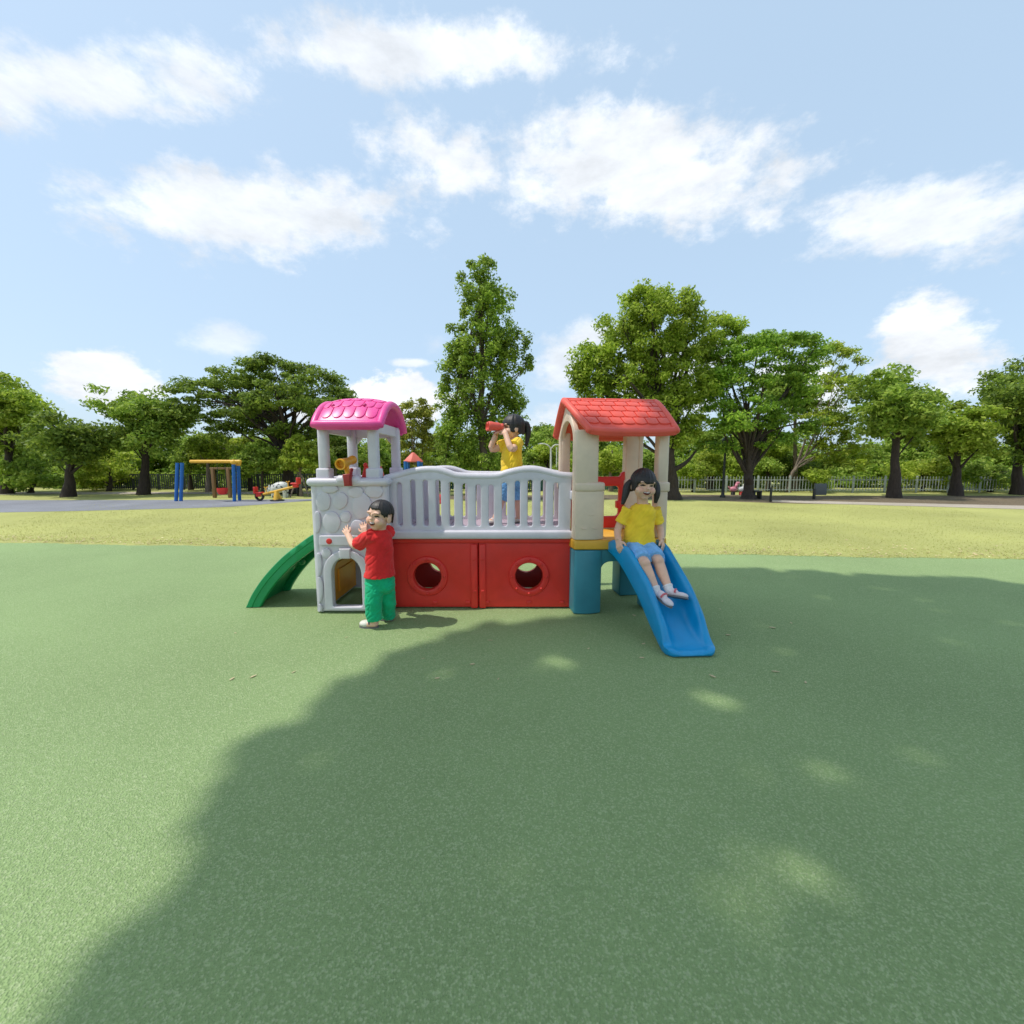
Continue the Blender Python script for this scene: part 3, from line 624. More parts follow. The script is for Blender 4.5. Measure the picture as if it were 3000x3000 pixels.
# --- blue slide: a trough swept down and out
SLP = spline([(1.012, 3.50, .600), (1.018, 3.43, .585), (1.042, 3.34, .535), (1.085, 3.22, .430), (1.130, 3.08, .305), (1.155, 2.96, .19), (1.170, 2.84, .105), (1.178, 2.765, .070), (1.180, 2.715, .058)], 6)
sl_m = MB(); rings = []; ns = len(SLP)
for i, p in enumerate(SLP):
    t = (SLP[min(i + 1, ns - 1)] - SLP[max(i - 1, 0)]).normalized(); side = Vector((-t.y, t.x, 0)).normalized(); side = -side if side.x < 0 else side; n = side.cross(t); n = -n if n.z < 0 else n
    f = i / (ns - 1); hw = .160 - .048 * min(1, f / .75); k = 1 if f < .62 else 1 - .86 * (.5 - .5 * math.cos(math.pi * min(1, (f - .62) / .38)))     # low lip at the end
    wall = .115 * k * min(1, .30 + f * 2.6); pr = []
    hwb = hw - .012
    outer = [(-hw - .052, -.045), (-hw - .058, -.02), (-hw - .058, wall * .82), (-hw - .050, wall), (-hw - .030, wall + .010 * k + .002), (-hw - .012, wall), (-hw, wall * .80), (-hw + .010, wall * .42), (-hw + .03, wall * .12), (-hw + .07, .0)]
    pr = outer + [(0, -.004)] + [(-a, b) for a, b in outer[::-1]] + [(hw + .03, -.05), (0, -.052), (-hw - .03, -.05)]
    q = [p + side * a + n * (b - .02) for a, b in pr]
    if f > .93:
        for w in q: w.z = max(w.z, .004)
    rings.append([Vector((w.x, w.y, max(w.z, .003))) for w in q])
pl = rings[-1]; cdir = (SLP[-1] - SLP[-2]).normalized()
def shrink(r, kx, dy, kz):
    c = sum(r, Vector()) / len(r); return [Vector((c.x + (w.x - c.x) * kx, w.y + dy + cdir.x * 0, max(.003, .004 + (w.z - .004) * kz))) for w in r]
rings += [shrink(pl, .975, -.018, .97), shrink(pl, .93, -.036, .90), shrink(pl, .86, -.050, .74), shrink(pl, .77, -.058, .50), shrink(pl, .70, -.060, .30)]
sl_m.loft(rings); slide = sl_m.build('slide', m_blue, PS, 60)
# ---------------------------------------------------------------- trees
lf_dark = leafmat('leaf_dark', (.085, .140, .018), (.185, .275, .034), (.34, .43, .06), .48)
lf_mid = leafmat('leaf_mid', (.125, .215, .022), (.27, .40, .046), (.46, .56, .10), .5)
lf_lite = leafmat('leaf_light', (.165, .255, .020), (.34, .465, .044), (.54, .62, .11), .52)
lf_yel = leafmat('leaf_yellowish', (.21, .30, .020), (.40, .52, .050), (.62, .66, .12), .55)
bk_dark = barkmat('bark_dark', (.045, .032, .024)); bk_grey = barkmat('bark_grey', (.10, .075, .055)); bk_pale = barkmat('bark_pale', (.22, .17, .13))
TREEK = 1.6
def leaves(cent, rad, per, size, flat=.7, droop=0.0, upb=.45):
    """leaf-sized quads scattered through clumps: cent (n,3), rad (n,)"""
    n = len(cent); per = max(3, int(per * TREEK)); size = size * .77
    c = np.repeat(cent, per, 0); r = np.repeat(rad, per)
    d = rng.normal(0, 1, (n * per, 3)); d /= np.linalg.norm(d, axis=1)[:, None]
    p = c + d * (r * rng.random(n * per) ** .45)[:, None] * np.array([1, 1, flat])
    nrm = rng.normal(0, .55, (n * per, 3)) + d * .5; nrm[:, 2] += upb; nrm /= np.linalg.norm(nrm, axis=1)[:, None]
    t = rng.normal(0, 1, (n * per, 3)); t[:, 2] -= droop; t -= nrm * (t * nrm).sum(1)[:, None]; t /= np.linalg.norm(t, axis=1)[:, None]
    b = np.cross(nrm, t); s = size * rng.uniform(.6, 1.35, n * per)[:, None]
    V = np.stack([p + t * s, p + b * s * .48 + nrm * s * .12, p - t * s, p - b * s * .48 + nrm * s * .12], 1).reshape(-1, 3)
    return V
def crown_mesh(name, blobs, Y, clump, cden, per, size, m, parent=None, flat=.6, depth=.9, shell=.35, droop=0., hole=0.0):
    """blobs: ellipses of the crown as seen (px, py, rx, ry[, dY]); filled as ellipsoids at their own depth"""
    C, RR = [], []
    for bl in blobs:
        px, py, rx, ry = bl[:4]; y = Y + (bl[4] if len(bl) > 4 else 0)
        c = at(px, py, y); ax = abs(at(px + rx, py, y).x - c.x); az = abs(at(px, py - ry, y).z - c.z); ady = max(ax * depth, .3)
        k = max(6, int(cden * 4.2 * ax * az / clump ** 2))
        d = rng.normal(0, 1, (k, 3)); d /= np.linalg.norm(d, axis=1)[:, None]
        q = np.array(c) + d * (rng.uniform(shell, 1, k) ** .6)[:, None] * np.array([ax, ady, az]) * .92
        keep = rng.random(k) > hole; q = q[keep]
        C.append(q); RR.append(clump * rng.uniform(.55, 1.3, len(q)))
    C = np.concatenate(C); RR = np.concatenate(RR); ok = C[:, 2] > .1
    V = leaves(C[ok], RR[ok], per, size, flat, droop)
    return np_mesh(name, V, np.arange(len(V)).reshape(-1, 4), m, parent), C[ok]
def tree(label, base, trunk, r0, blobs, Y, m, bark, cat='tree', group=None, name='tree', clump=.42, cden=1.0, per=60, size=.075, flat=.55, limbs=14, depth=.9, shell=.35, extra=(), hole=0., droop=0.):
    """base/trunk: pixel points of the stem (bottom to top) at depth Y"""
    tp = [at(px, py, Y) for px, py in trunk]; tp[0].z = -.02
    t = thing(name, (tp[0].x, Y, 0), label, cat, group)
    cr, C = crown_mesh('crown', blobs, Y, clump, cden, per, size, m, t, flat, depth, shell, droop, hole)
    mb = MB(); sp = spline(tp, 5) if len(tp) > 2 else tp
    rr = [max(r0 * (1 - .72 * i / (len(sp) - 1)), .02) * (1 + .55 * max(0, 1 - i / 2.5)) for i in range(len(sp))]
    sp = [p + Vector((rng.normal(0, r0 * .12), rng.normal(0, r0 * .12), 0)) if 0 < i else p for i, p in enumerate(sp)]
    mb.tube(sp, rr, 10)
    for ex in extra:                                                                     # main forks given by pixels
        q = spline([at(px, py, Y + dy) for px, py, dy in ex[1]], 5); mb.tube(q, [ex[0] * (1 - .7 * i / (len(q) - 1)) for i in range(len(q))], 8)
    for k in range(limbs):
        tgt = Vector(C[rng.integers(len(C))]); cand = [p for p in sp[len(sp) // 3:] if p.z < tgt.z - .1] or sp[-3:]
        a = cand[rng.integers(len(cand))]; mid = a.lerp(tgt, .5) + Vector((rng.normal(0, .12), rng.normal(0, .12), .06 * (tgt - a).length))
        q = spline([a, mid, tgt], 4); w = r0 * rng.uniform(.16, .36); mb.tube(q, [w * (1 - .75 * i / (len(q) - 1)) for i in range(len(q))], 6)
    mb.build('trunk', bark, t, merge=False)
    return t
# the wide dark tree on the left
tree('wide spreading dark green tree at left behind the swing and seesaw', None, [(846, 1440), (844, 1390), (848, 1330), (838, 1270), (820, 1200)], .24,
     [(700, 1105, 85, 42), (800, 1085, 80, 36), (905, 1120, 85, 42), (985, 1170, 62, 34, -.5), (640, 1150, 70, 42), (600, 1205, 70, 38), (700, 1190, 95, 48, -.8), (820, 1165, 105, 48, -1), (930, 1200, 80, 42, -.6), (760, 1245, 95, 36), (880, 1262, 80, 36), (650, 1262, 66, 30), (950, 1260, 55, 30), (560, 1150, 60, 40), (1010, 1155, 36, 16), (520, 1215, 60, 36), (735, 1062, 42, 16), (775, 1056, 36, 14), (860, 1090, 60, 34, .5), (960, 1125, 56, 30, .4), (760, 1140, 90, 36, .8), (890, 1160, 80, 36, .6), (660, 1120, 60, 36, .8), (740, 1215, 80, 36, 1)],
     17.5, lf_dark, bk_dark, clump=.46, cden=1.25, per=85, size=.085, flat=.38, limbs=40, depth=1.0,
     extra=[(.13, [(844, 1330, 0), (790, 1270, .5), (730, 1200, .9), (680, 1140, 1)]), (.12, [(846, 1310, 0), (890, 1250, -.5), (950, 1190, -.6)]), (.09, [(846, 1320, 0), (830, 1230, -1), (800, 1130, -1.4)])])
# tall tree in the middle
tree('tall slender leafy tree rising behind the girl with the red binoculars', None, [(1424, 1452), (1420, 1370), (1414, 1290), (1410, 1180), (1414, 1080), (1412, 960), (1405, 860)], .15,
     [(1410, 1040, 112, 70), (1340, 1080, 52, 80), (1480, 1070, 56, 80), (1400, 1150, 118, 75), (1330, 1190, 55, 66), (1490, 1160, 50, 60), (1360, 1270, 85, 70), (1460, 1240, 80, 62), (1320, 1290, 46, 60), (1410, 1340, 95, 60), (1510, 1230, 40, 46), (1340, 1370, 55, 40),
      (1410, 950, 100, 60), (1440, 880, 76, 60), (1390, 850, 60, 55), (1410, 790, 44, 50), (1540, 1010, 14, 26), (1545, 1065, 14, 30), (1340, 1000, 36, 50), (1480, 985, 44, 46), (1300, 1130, 20, 30), (1528, 1180, 20, 26)],
     14.5, lf_mid, bk_grey, clump=.25, cden=1.25, per=46, size=.070, flat=.9, limbs=36, depth=.75, hole=.22, shell=.2)
# broad tree right, behind the red roof
tree('broad bright green tree behind the red roofed tower, trunk beside its right column', None, [(1971, 1452), (1966, 1400), (1960, 1340), (1950, 1270), (1925, 1190), (1890, 1100)], .22,
     [(1790, 1030, 80, 60), (1730, 1090, 46, 44), (1880, 1010, 100, 60), (1980, 1030, 90, 60), (1820, 1110, 100, 55), (1920, 1110, 95, 60), (1715, 1050, 36, 40), (1745, 1150, 55, 40), (1860, 1180, 95, 50), (1960, 1190, 80, 60), (1995, 1270, 60, 46), (1930, 940, 110, 56), (1820, 950, 80, 50), (2040, 960, 80, 56), (1900, 880, 90, 50), (2030, 1130, 70, 60), (2040, 1240, 50, 40), (1700, 1120, 30, 22), (1775, 1215, 60, 36), (1990, 890, 60, 44), (1695, 1085, 24, 26), (2075, 1030, 60, 50, .6), (2090, 1110, 50, 44, .6), (2120, 960, 60, 44, .8)],
     14.8, lf_lite, bk_dark, clump=.30, cden=1.45, per=62, size=.078, flat=.75, limbs=40, depth=.9, hole=.12, shell=.25,
     extra=[(.10, [(1968, 1380, 0), (2010, 1355, 0), (2040, 1320, .2)]), (.11, [(1960, 1320, 0), (1985, 1220, .6), (2010, 1110, .8), (2010, 980, 1)]), (.1, [(1955, 1290, 0), (1900, 1190, -.6), (1830, 1100, -1)])])
# forked tree at the right
tree('forked tree with feathery layered foliage beside the dark lamp post at right', None, [(2192, 1460), (2193, 1420), (2194, 1380), (2192, 1340), (2185, 1290), (2172, 1230)], .19,
     [(2200, 1060, 90, 44), (2110, 1090, 66, 46), (2300, 1050, 80, 42), (2160, 1130, 100, 44), (2270, 1130, 90, 42), (2100, 1180, 62, 36), (2190, 1200, 110, 42), (2300, 1210, 70, 40), (2130, 1250, 66, 36), (2220, 1265, 90, 36), (2080, 1140, 46, 36), (2350, 1010, 46, 32), (2290, 990, 70, 32), (2180, 1010, 60, 30), (2330, 1260, 50, 36), (2370, 1075, 36, 20), (2150, 1235, 80, 26, -1), (2120, 1310, 40, 20), (2240, 1010, 60, 34), (2130, 1040, 60, 34), (2350, 1160, 50, 34), (2380, 1230, 40, 34), (2260, 1300, 56, 26), (2350, 1095, 44, 24, .5), (2320, 1005, 56, 34, .6), (2385, 1030, 30, 24, .6)],
     15.1, leafmat('leaf_feathery', (.12, .225, .022), (.24, .42, .042), (.42, .57, .075), .5), bk_dark, clump=.40, cden=1.35, per=80, size=.075, flat=.36, limbs=34, depth=.95, shell=.3, hole=.1,
     extra=[(.10, [(2200, 1375, 0), (2225, 1320, .2), (2255, 1260, .5), (2290, 1180, .8)]), (.08, [(2190, 1330, 0), (2165, 1270, -.4), (2150, 1200, -.8)]), (.05, [(2255, 1260, .5), (2320, 1160, .8), (2365, 1110, .9)])])
tree('leaning tree with sparse crown at the far right edge of the park', None, [(2310, 1432), (2318, 1395), (2338, 1360), (2372, 1325), (2420, 1280)], .09,
     [(2400, 1240, 70, 50), (2440, 1150, 70, 66), (2420, 1330, 55, 34), (2490, 1240, 70, 80), (2500, 1340, 60, 50), (2395, 1290, 30, 22), (2460, 1060, 70, 60)], 18.5, lf_yel, bk_pale, clump=.36, per=50, size=.085, limbs=18, hole=.15)
# young trees left
tree('young yellow green tree held by wooden stakes left of the tower', None, [(882, 1448), (880, 1400), (877, 1350), (875, 1300)], .055,
     [(880, 1310, 40, 22), (850, 1335, 40, 22), (905, 1335, 36, 24), (878, 1350, 52, 22), (840, 1360, 24, 14), (920, 1360, 24, 16), (880, 1290, 22, 14)], 16.2, lf_yel, bk_pale, clump=.20, cden=2.0, per=52, size=.085, flat=.6, limbs=12, droop=.8, hole=.1)
tree('young green tree with a thin dark stem behind the blue swing legs', None, [(769, 1440), (768, 1400), (770, 1350), (768, 1310)], .05,
     [(770, 1320, 44, 28), (735, 1345, 44, 26), (800, 1350, 40, 26), (765, 1360, 50, 24), (710, 1340, 26, 18)], 16.6, lf_mid, bk_dark, clump=.26, cden=1.7, per=56, size=.08, limbs=10)
tree('loose yellowish tree with two brown stems right of the pink roof', None, [(1222, 1440), (1218, 1380), (1210, 1320), (1205, 1240)], .07,
     [(1215, 1195, 55, 30), (1180, 1225, 36, 28), (1250, 1230, 40, 36), (1215, 1260, 52, 34), (1255, 1300, 36, 36), (1180, 1290, 34, 34), (1215, 1345, 50, 34)], 16.8, leafmat('leaf_olive', (.17, .20, .026), (.34, .37, .055), (.52, .50, .10), .5), bk_pale, clump=.28, cden=1.3, per=44, size=.08, limbs=18, hole=.2,
     extra=[(.05, [(1224, 1400, 0), (1236, 1340, .2), (1240, 1250, .3)])])
# shrubs and lesser trees of the belt in front of the far wood; one mesh pair each
BELT = [(2330, 1160, 90, 70, 19.5, lf_mid, 'tall green tree behind the forked tree, above the leaning stem'), (2250, 1300, 80, 50, 20, lf_lite, 'light green tree between forked trunk and leaning stem'), (2075, 1290, 60, 50, 20.5, lf_mid, 'green tree filling the gap left of the lamp post top'), (610, 1300, 60, 40, 18.6, lf_lite, 'bright green tree at the left edge behind the yellow beam'), (735, 1300, 60, 36, 19.4, lf_yel, 'yellow green tree under the wide dark tree, above the red bucket'), (690, 1330, 44, 34, 18.4, lf_lite, 'light green tree behind the blue swing legs'), (945, 1345, 40, 40, 18.8, lf_lite, 'bright tree close to the left grey column'), (1250, 1350, 50, 44, 18.5, lf_lite, 'pale green shrub right of the far red cone roof'), (630, 1325, 72, 52, 19.5, lf_yel, 'yellowish tree behind the swing beam at far left'), (560, 1340, 60, 60, 20, lf_mid, 'rounded green tree at the left end behind the swing'), (700, 1375, 40, 34, 19, lf_lite, 'low bright shrub behind the blue swing legs'),
        (980, 1310, 60, 60, 20, lf_dark, 'dark tree behind the left columns of the pink roofed tower'), (1060, 1365, 30, 40, 18, lf_yel, 'lime green shrub seen between the columns under the pink roof'), (1110, 1335, 60, 60, 20.5, lf_mid, 'green tree filling the view between the grey columns'),
        (1290, 1390, 60, 44, 19, lf_dark, 'dark shrub behind the far toy tower'), (1385, 1410, 60, 34, 17.5, lf_lite, 'bright shrub at the foot of the tall tree'), (1500, 1380, 60, 50, 19, lf_dark, 'dark shrub right of the tall tree trunk'),
        (1600, 1330, 50, 40, 20, lf_yel, 'yellow flecked tree behind the white lamp'), (1560, 1370, 50, 46, 19.5, lf_mid, 'green shrub left of the white lamp pole'), (1650, 1380, 46, 44, 19, lf_lite, 'leafy shrub left of the beige arch'), (1590, 1270, 60, 30, 26, lf_dark, 'distant dark treetop above the bridge railing'),
        (1790, 1340, 50, 52, 19, lf_yel, 'yellow green tree framed by the red roofed tower'), (1745, 1290, 50, 50, 21, lf_mid, 'green tree behind the left beige column'), (1880, 1370, 60, 60, 20, lf_mid, 'green tree behind the right beige columns'),
        (2030, 1390, 56, 36, 18.5, lf_lite, 'bright shrub behind the fence beside the broad tree'), (2085, 1345, 62, 40, 19.5, lf_yel, 'pale yellow green tree left of the lamp post'), (2150, 1370, 50, 44, 19, lf_lite, 'fresh green tree between lamp post and forked trunk'),
        (2250, 1380, 46, 36, 19, lf_mid, 'rounded olive shrub right of the forked trunk'), (2320, 1370, 66, 46, 20.5, lf_dark, 'deep green tree behind the leaning stem'), (2390, 1392, 30, 22, 18.2, lf_lite, 'small bright shrub at the right end of the fence')]
for px, py, rx, ry, Y, m, lab in BELT:
    bl = [(px + rng.uniform(-.4, .4) * rx, py + rng.uniform(-.45, .45) * ry, rx * rng.uniform(.5, .75), ry * rng.uniform(.45, .7), rng.uniform(-.6, .6)) for _ in range(6)]
    sh = 'shrub' in lab
    tree(lab, None, [(px, 1442), (px + rng.uniform(-6, 6), py + ry * .3), (px + rng.uniform(-10, 10), py - ry * .4)], .05 if sh else .08, bl, Y, m, bk_pale if rng.random() < .5 else bk_dark, 'shrub' if sh else 'tree', None, 'shrub' if sh else 'tree', clump=.30, cden=1.4, per=46, size=.085, limbs=9, hole=.08)
# trees carried on past both sides of the photograph
SIDE = [(420, 1230, 150, 120, 17, lf_mid, 'full green tree left of the wide dark tree'), (200, 1290, 150, 100, 16, lf_dark, 'dark rounded tree further left along the lawn'), (20, 1220, 150, 160, 17.5, lf_lite, 'tall light green tree at the left border'), (320, 1370, 110, 60, 19, lf_yel, 'low yellowish tree in the left part of the belt'), (90, 1385, 120, 50, 18, lf_mid, 'low green tree near the left border'),
        (2620, 1190, 150, 150, 15.5, lf_mid, 'full green tree right of the leaning tree'), (2800, 1270, 130, 110, 16.5, lf_lite, 'light green tree further right along the fence'), (2980, 1200, 140, 170, 17, lf_dark, 'tall dark tree at the right border'), (2700, 1385, 120, 50, 19, lf_yel, 'low yellowish tree behind the fence at right'), (2900, 1390, 110, 46, 18.5, lf_mid, 'low green tree near the right border')]
for px, py, rx, ry, Y, m, lab in SIDE:
    bl = [(px + rng.uniform(-.55, .55) * rx, py + rng.uniform(-.5, .5) * ry, rx * rng.uniform(.4, .62), ry * rng.uniform(.35, .55), rng.uniform(-1, 1)) for _ in range(9)]
    tree(lab, None, [(px, 1448), (px + 5, py + ry * .6), (px - 8, py - ry * .3)], .16 if ry > 80 else .08, bl, Y, m, bk_dark, clump=.42, cden=1.1, per=60, size=.10, limbs=16, hole=.1)
# the far wood behind everything, one mass
bl = []
for px in range(-900, 3900, 62):
    h = 1290 + 20 * math.sin(px * .011) + 14 * math.sin(px * .037 + 1) + rng.uniform(-16, 16)
    bl += [(px, h + 28, 60, 34, rng.uniform(-1, 1.5)), (px + rng.uniform(-20, 20), h + 74, 64, 40, rng.uniform(-2, 0)), (px + rng.uniform(-20, 20), h + 112, 64, 38, rng.uniform(-3, -1))]
fw, _ = crown_mesh('far_wood', bl, 24, .5, 1.25, 60, .13, lf_mid, None, .8, .8)
tag(fw, kind='stuff')
# the large tree outside the frame whose crown shades the slide side of the rubber ground
SH = Vector((SUN_H.x, SUN_H.y)) / math.tan(SUN_EL)
def shade_tree():
    poly = [(-.3, -2.6), (-.75, -.6), (-1.0, .8), (-1.12, 1.75), (-1.0, 2.28), (-.72, 2.70), (-.40, 3.03), (.05, 3.24), (.5, 3.34), (.95, 3.46), (1.3, 3.58), (2.0, 3.60), (2.14, 3.75), (2.12, 4.2), (1.8, 4.35), (1.6, 4.6), (1.9, 4.95), (2.7, 5.0), (3.6, 4.80), (5.2, 4.5), (7.4, 2.6), (7.6, -1), (5, -3.4), (1.6, -3.4)]
    Z = 11.2
    def inside(x, y):
        c = False
        for i in range(len(poly)):
            (x0, y0), (x1, y1) = poly[i - 1], poly[i]
            if (y0 > y) != (y1 > y) and x < (x1 - x0) * (y - y0) / (y1 - y0) + x0: c = not c
        return c
    t = thing('tree', (3.2, -4.0, 0), 'large leafy shade tree standing behind the viewer whose crown shadows the slide', 'tree')
    C = []
    while len(C) < 4200:
        x, y = rng.uniform(-1.5, 7.8), rng.uniform(-3.6, 5.2)
        if inside(x, y):
            z = Z + rng.uniform(-.2, .5); s = SH * z
            C.append((x + s.x, y + s.y, z))
    C = np.array(C); V = leaves(C, rng.uniform(.07, .20, len(C)), 70, .075, .7)
    np_mesh('crown', V, np.arange(len(V)).reshape(-1, 4), lf_mid, t)
    mb = MB(); sp = spline([(3.2, -4.0, -.02), (3.0, -3.9, 2.5), (2.2, -3.0, 5.2), (.2, -1.6, 11.0)], 6); mb.tube(sp, [.42 - .3 * i / (len(sp) - 1) for i in range(len(sp))], 12)
    for k in range(46):
        tg = Vector(C[rng.integers(len(C))]); a = sp[rng.integers(9, len(sp))]; q = spline([a, a.lerp(tg, .5) + Vector((0, 0, -.25)), tg], 4); mb.tube(q, [.09 * (1 - .8 * i / (len(q) - 1)) for i in range(len(q))], 6)
    mb.build('trunk', bk_grey, t, merge=False)
shade_tree()
# ---------------------------------------------------------------- fences
m_fence = plastic('fence_paint', (.40, .44, .42), .5); m_dkfence = plastic('dark_fence', (.055, .065, .065), .6); m_post = plastic('dark_metal', (.022, .024, .022), .45); m_white = plastic('white_paint', (.72, .72, .70), .45)
FA, FB = gnd(1955, 1443), gnd(2400, 1443)
def picket_panel(x0, x1, y, h, first):
    mb = MB(); n = max(2, int((x1 - x0) / .115))
    for k in range(n):
        x = x0 + .04 + (x1 - x0 - .08) * k / (n - 1); mb.box((x, y, h * .52 + .03), (.020, .016, h - .06)); mb.tube([(x, y, h), (x, y, h + .05)], [.016, .003], 6)
    for z in (.12, h - .10): mb.box(((x0 + x1) / 2, y + .02, z), (x1 - x0, .022, .035))
    o = mb.build('picket_panel', m_fence, None, merge=False); p = MB().box((x0, y + .012, h * .5 + .03), (.05, .05, h + .10), .006).build('fence_post', m_fence, o); return o
FH = at(2100, 1399, FA.y).z
x = FA.x - .2; k = 0
fx_ = [FA.x - .2 + 1.35 * i for i in range(12)]
for i, a in enumerate(fx_):
    o = picket_panel(a, a + 1.35, FA.y, FH, i == 0); o.name = 'fence_section'; where = ['just right of the broad tree trunk', 'left of the dark lamp post', 'around the dark lamp post', 'left of the forked trunk', 'behind the forked trunk', 'behind the wooden bar bench', 'before the small bright shrub', 'right of the wooden bar bench']
    tag(o, 'pale grey green picket fence section ' + (where[i] if i < 8 else 'running on to the right border of the view'), 'fence', 'picket fence sections along the lawn')
FL = gnd(700, 1440)
def mesh_fence(x0, x1, y, h, lab, m, name='fence_section'):
    mb = MB(); n = int((x1 - x0) / .10)
    for k in range(n + 1): mb.box((x0 + (x1 - x0) * k / n, y, h / 2 + .02), (.045, .02, h - .04))
    for z in (.10, h): mb.box(((x0 + x1) / 2, y + .02, z), (x1 - x0, .03, .04))
    o = mb.build(name, m, None, merge=False); tag(o, lab, 'fence', 'dark fence behind the play pad')
    for q in np.linspace(x0, x1, 5)[:4]: MB().box((q, y + .02, h / 2), (.06, .06, h + .05), .006).build('fence_post', m, o)
hL = at(700, 1398, FL.y + 1).z
for a, b, lab in ((-19, -14.2, 'dark slat fence at the left border of the view'), (-14.2, -9.6, 'dark slat fence section behind the swing'), (-9.6, -6.4, 'dark slat fence section behind the seesaw'), (-6.4, -3.2, 'dark slat fence section behind the grey stone tower')): mesh_fence(a, b, FL.y + 1.2, hL + .12, lab, m_dkfence)
m_tealf = plastic('teal_fence_paint', (.05, .16, .16), .6)
for a, b, lab in ((-3.2, -.6, 'teal slat fence seen through the bridge railing'), (-.6, 2.0, 'teal slat fence behind the legs of the girl on the bridge'), (2.0, FA.x - .25, 'teal slat fence seen through the red roofed tower')): mesh_fence(a, b, FL.y + .6, hL * .92, lab, m_tealf)
# ---------------------------------------------------------------- lamps
b0 = gnd(2117, 1457); Yl = b0.y; t = thing('street_lamp', (b0.x, Yl, 0), 'dark green park lamp post standing left of the forked tree', 'lamp')
zt = at(2117, 1312, Yl).z; MB().lathe([(.10, 0), (.10, .05), (.06, .10), (.045, .4), (.035, zt)], Matrix.Translation(b0), 12).build('pole', m_post, t)
lh = MB(); lh.lathe([(.04, zt - .02), (.09, zt + .05), (.13, zt + .26), (.16, zt + .28), (.02, zt + .42), (.001, zt + .45)], Matrix.Translation((b0.x, Yl, 0)), 12); lh.build('lantern', m_post, t)
Yw = 17.0; b0 = at(1614, 1440, Yw); t = thing('street_lamp', (b0.x, Yw, 0), 'slim white street lamp with two curved arms rising behind the bridge', 'lamp')
q = [at(1613, 1314, Yw), at(1606, 1305, Yw), at(1594, 1300, Yw)]; pm = MB(); pm.tube([(b0.x, Yw, 0), at(1614, 1312, Yw)], [.05, .035], 10); pm.build('pole', m_white, t)
for qq, s in ((q, -1), ([at(1614, 1315, Yw), at(1622, 1306, Yw), at(1627, 1303, Yw)], 1)):
    a = MB(); a.tube(spline(qq, 4), .024, 8); a.box(qq[-1] + Vector((s * .08, 0, 0)), (.22, .10, .05), .02); a.build('lamp_arm', m_white, t)
b0 = at(1631, 1440, 19.0); p_ = MB(); p_.tube([(b0.x, 19, 0), at(1631, 1310, 19)], [.035, .022], 8); tag(p_.build('pole', m_white), 'thin pale pole just right of the white street lamp', 'pole')
# ---------------------------------------------------------------- far play things, left
m_swy = plastic('swing_yellow', (.75, .42, .04), .4); m_swb = plastic('swing_blue', (.008, .12, .42), .4); m_wood = plastic('brown_timber', (.22, .12, .05), .7)
S0 = gnd(691, 1469); Ys = S0.y
sw_ = thing('swing', (S0.x, Ys, 0), 'swing with yellow beam on paired blue legs and red bucket seat at the left', 'swing')
zb = at(690, 1352, Ys).z
MB().tube([at(560, 1352, Ys + .2), (at(703, 1352, Ys).x, Ys, zb)], .055, 14, True, True).build('beam', m_swy, sw_)
for top_, bot in (((684, 1356), (687, 1469)), ((698, 1360), (702, 1466))):
    a = at(*top_, Ys + (.0 if top_[0] < 690 else .18)); b = gnd(*bot); lg = MB(); lg.tube([a, b], .052, 14); lg = lg.build('leg', m_swb, sw_); jt = MB(); jt.ell(a + Vector((0, 0, .02)), (.09, .09, .085)); jt.build('joint', m_swy, lg)
for xl_ in (520, 534):
    a = at(xl_, 1356, Ys + .2); b = gnd(xl_ - 4, 1468); lg = MB(); lg.tube([a, b], .052, 14); lg.build('leg', m_swb, sw_)
c = at(652, 1438, Ys + .05); s_ = MB(); s_.lathe([(.05, -.13), (.12, -.11), (.155, -.02), (.16, .09), (.145, .09), (.135, 0), (.10, -.09), (.02, -.10)], Matrix.Translation(c), 18); bkt = s_.build('seat', m_red, sw_)
for dx in (-.13, .13): MB().tube([c + Vector((dx, 0, .08)), Vector((c.x + dx, Ys + .08, zb - .02))], .008, 6).build('chain', m_post, bkt)
ow = thing('timber_frame', gnd(648, 1458), 'brown timber goal-shaped frame standing behind the swing', 'frame')
Yo = gnd(648, 1458).y
for px in (625, 670): MB().box((at(px, 1400, Yo).x, Yo, at(px, 1370, Yo).z / 2), (.10, .10, at(px, 1370, Yo).z), .01).build('post', m_wood, ow)
MB().box((at(648, 1370, Yo).x, Yo, at(648, 1370, Yo).z - .03), (at(680, 1400, Yo).x - at(615, 1400, Yo).x, .08, .07), .01).build('crossbar', m_wood, ow)
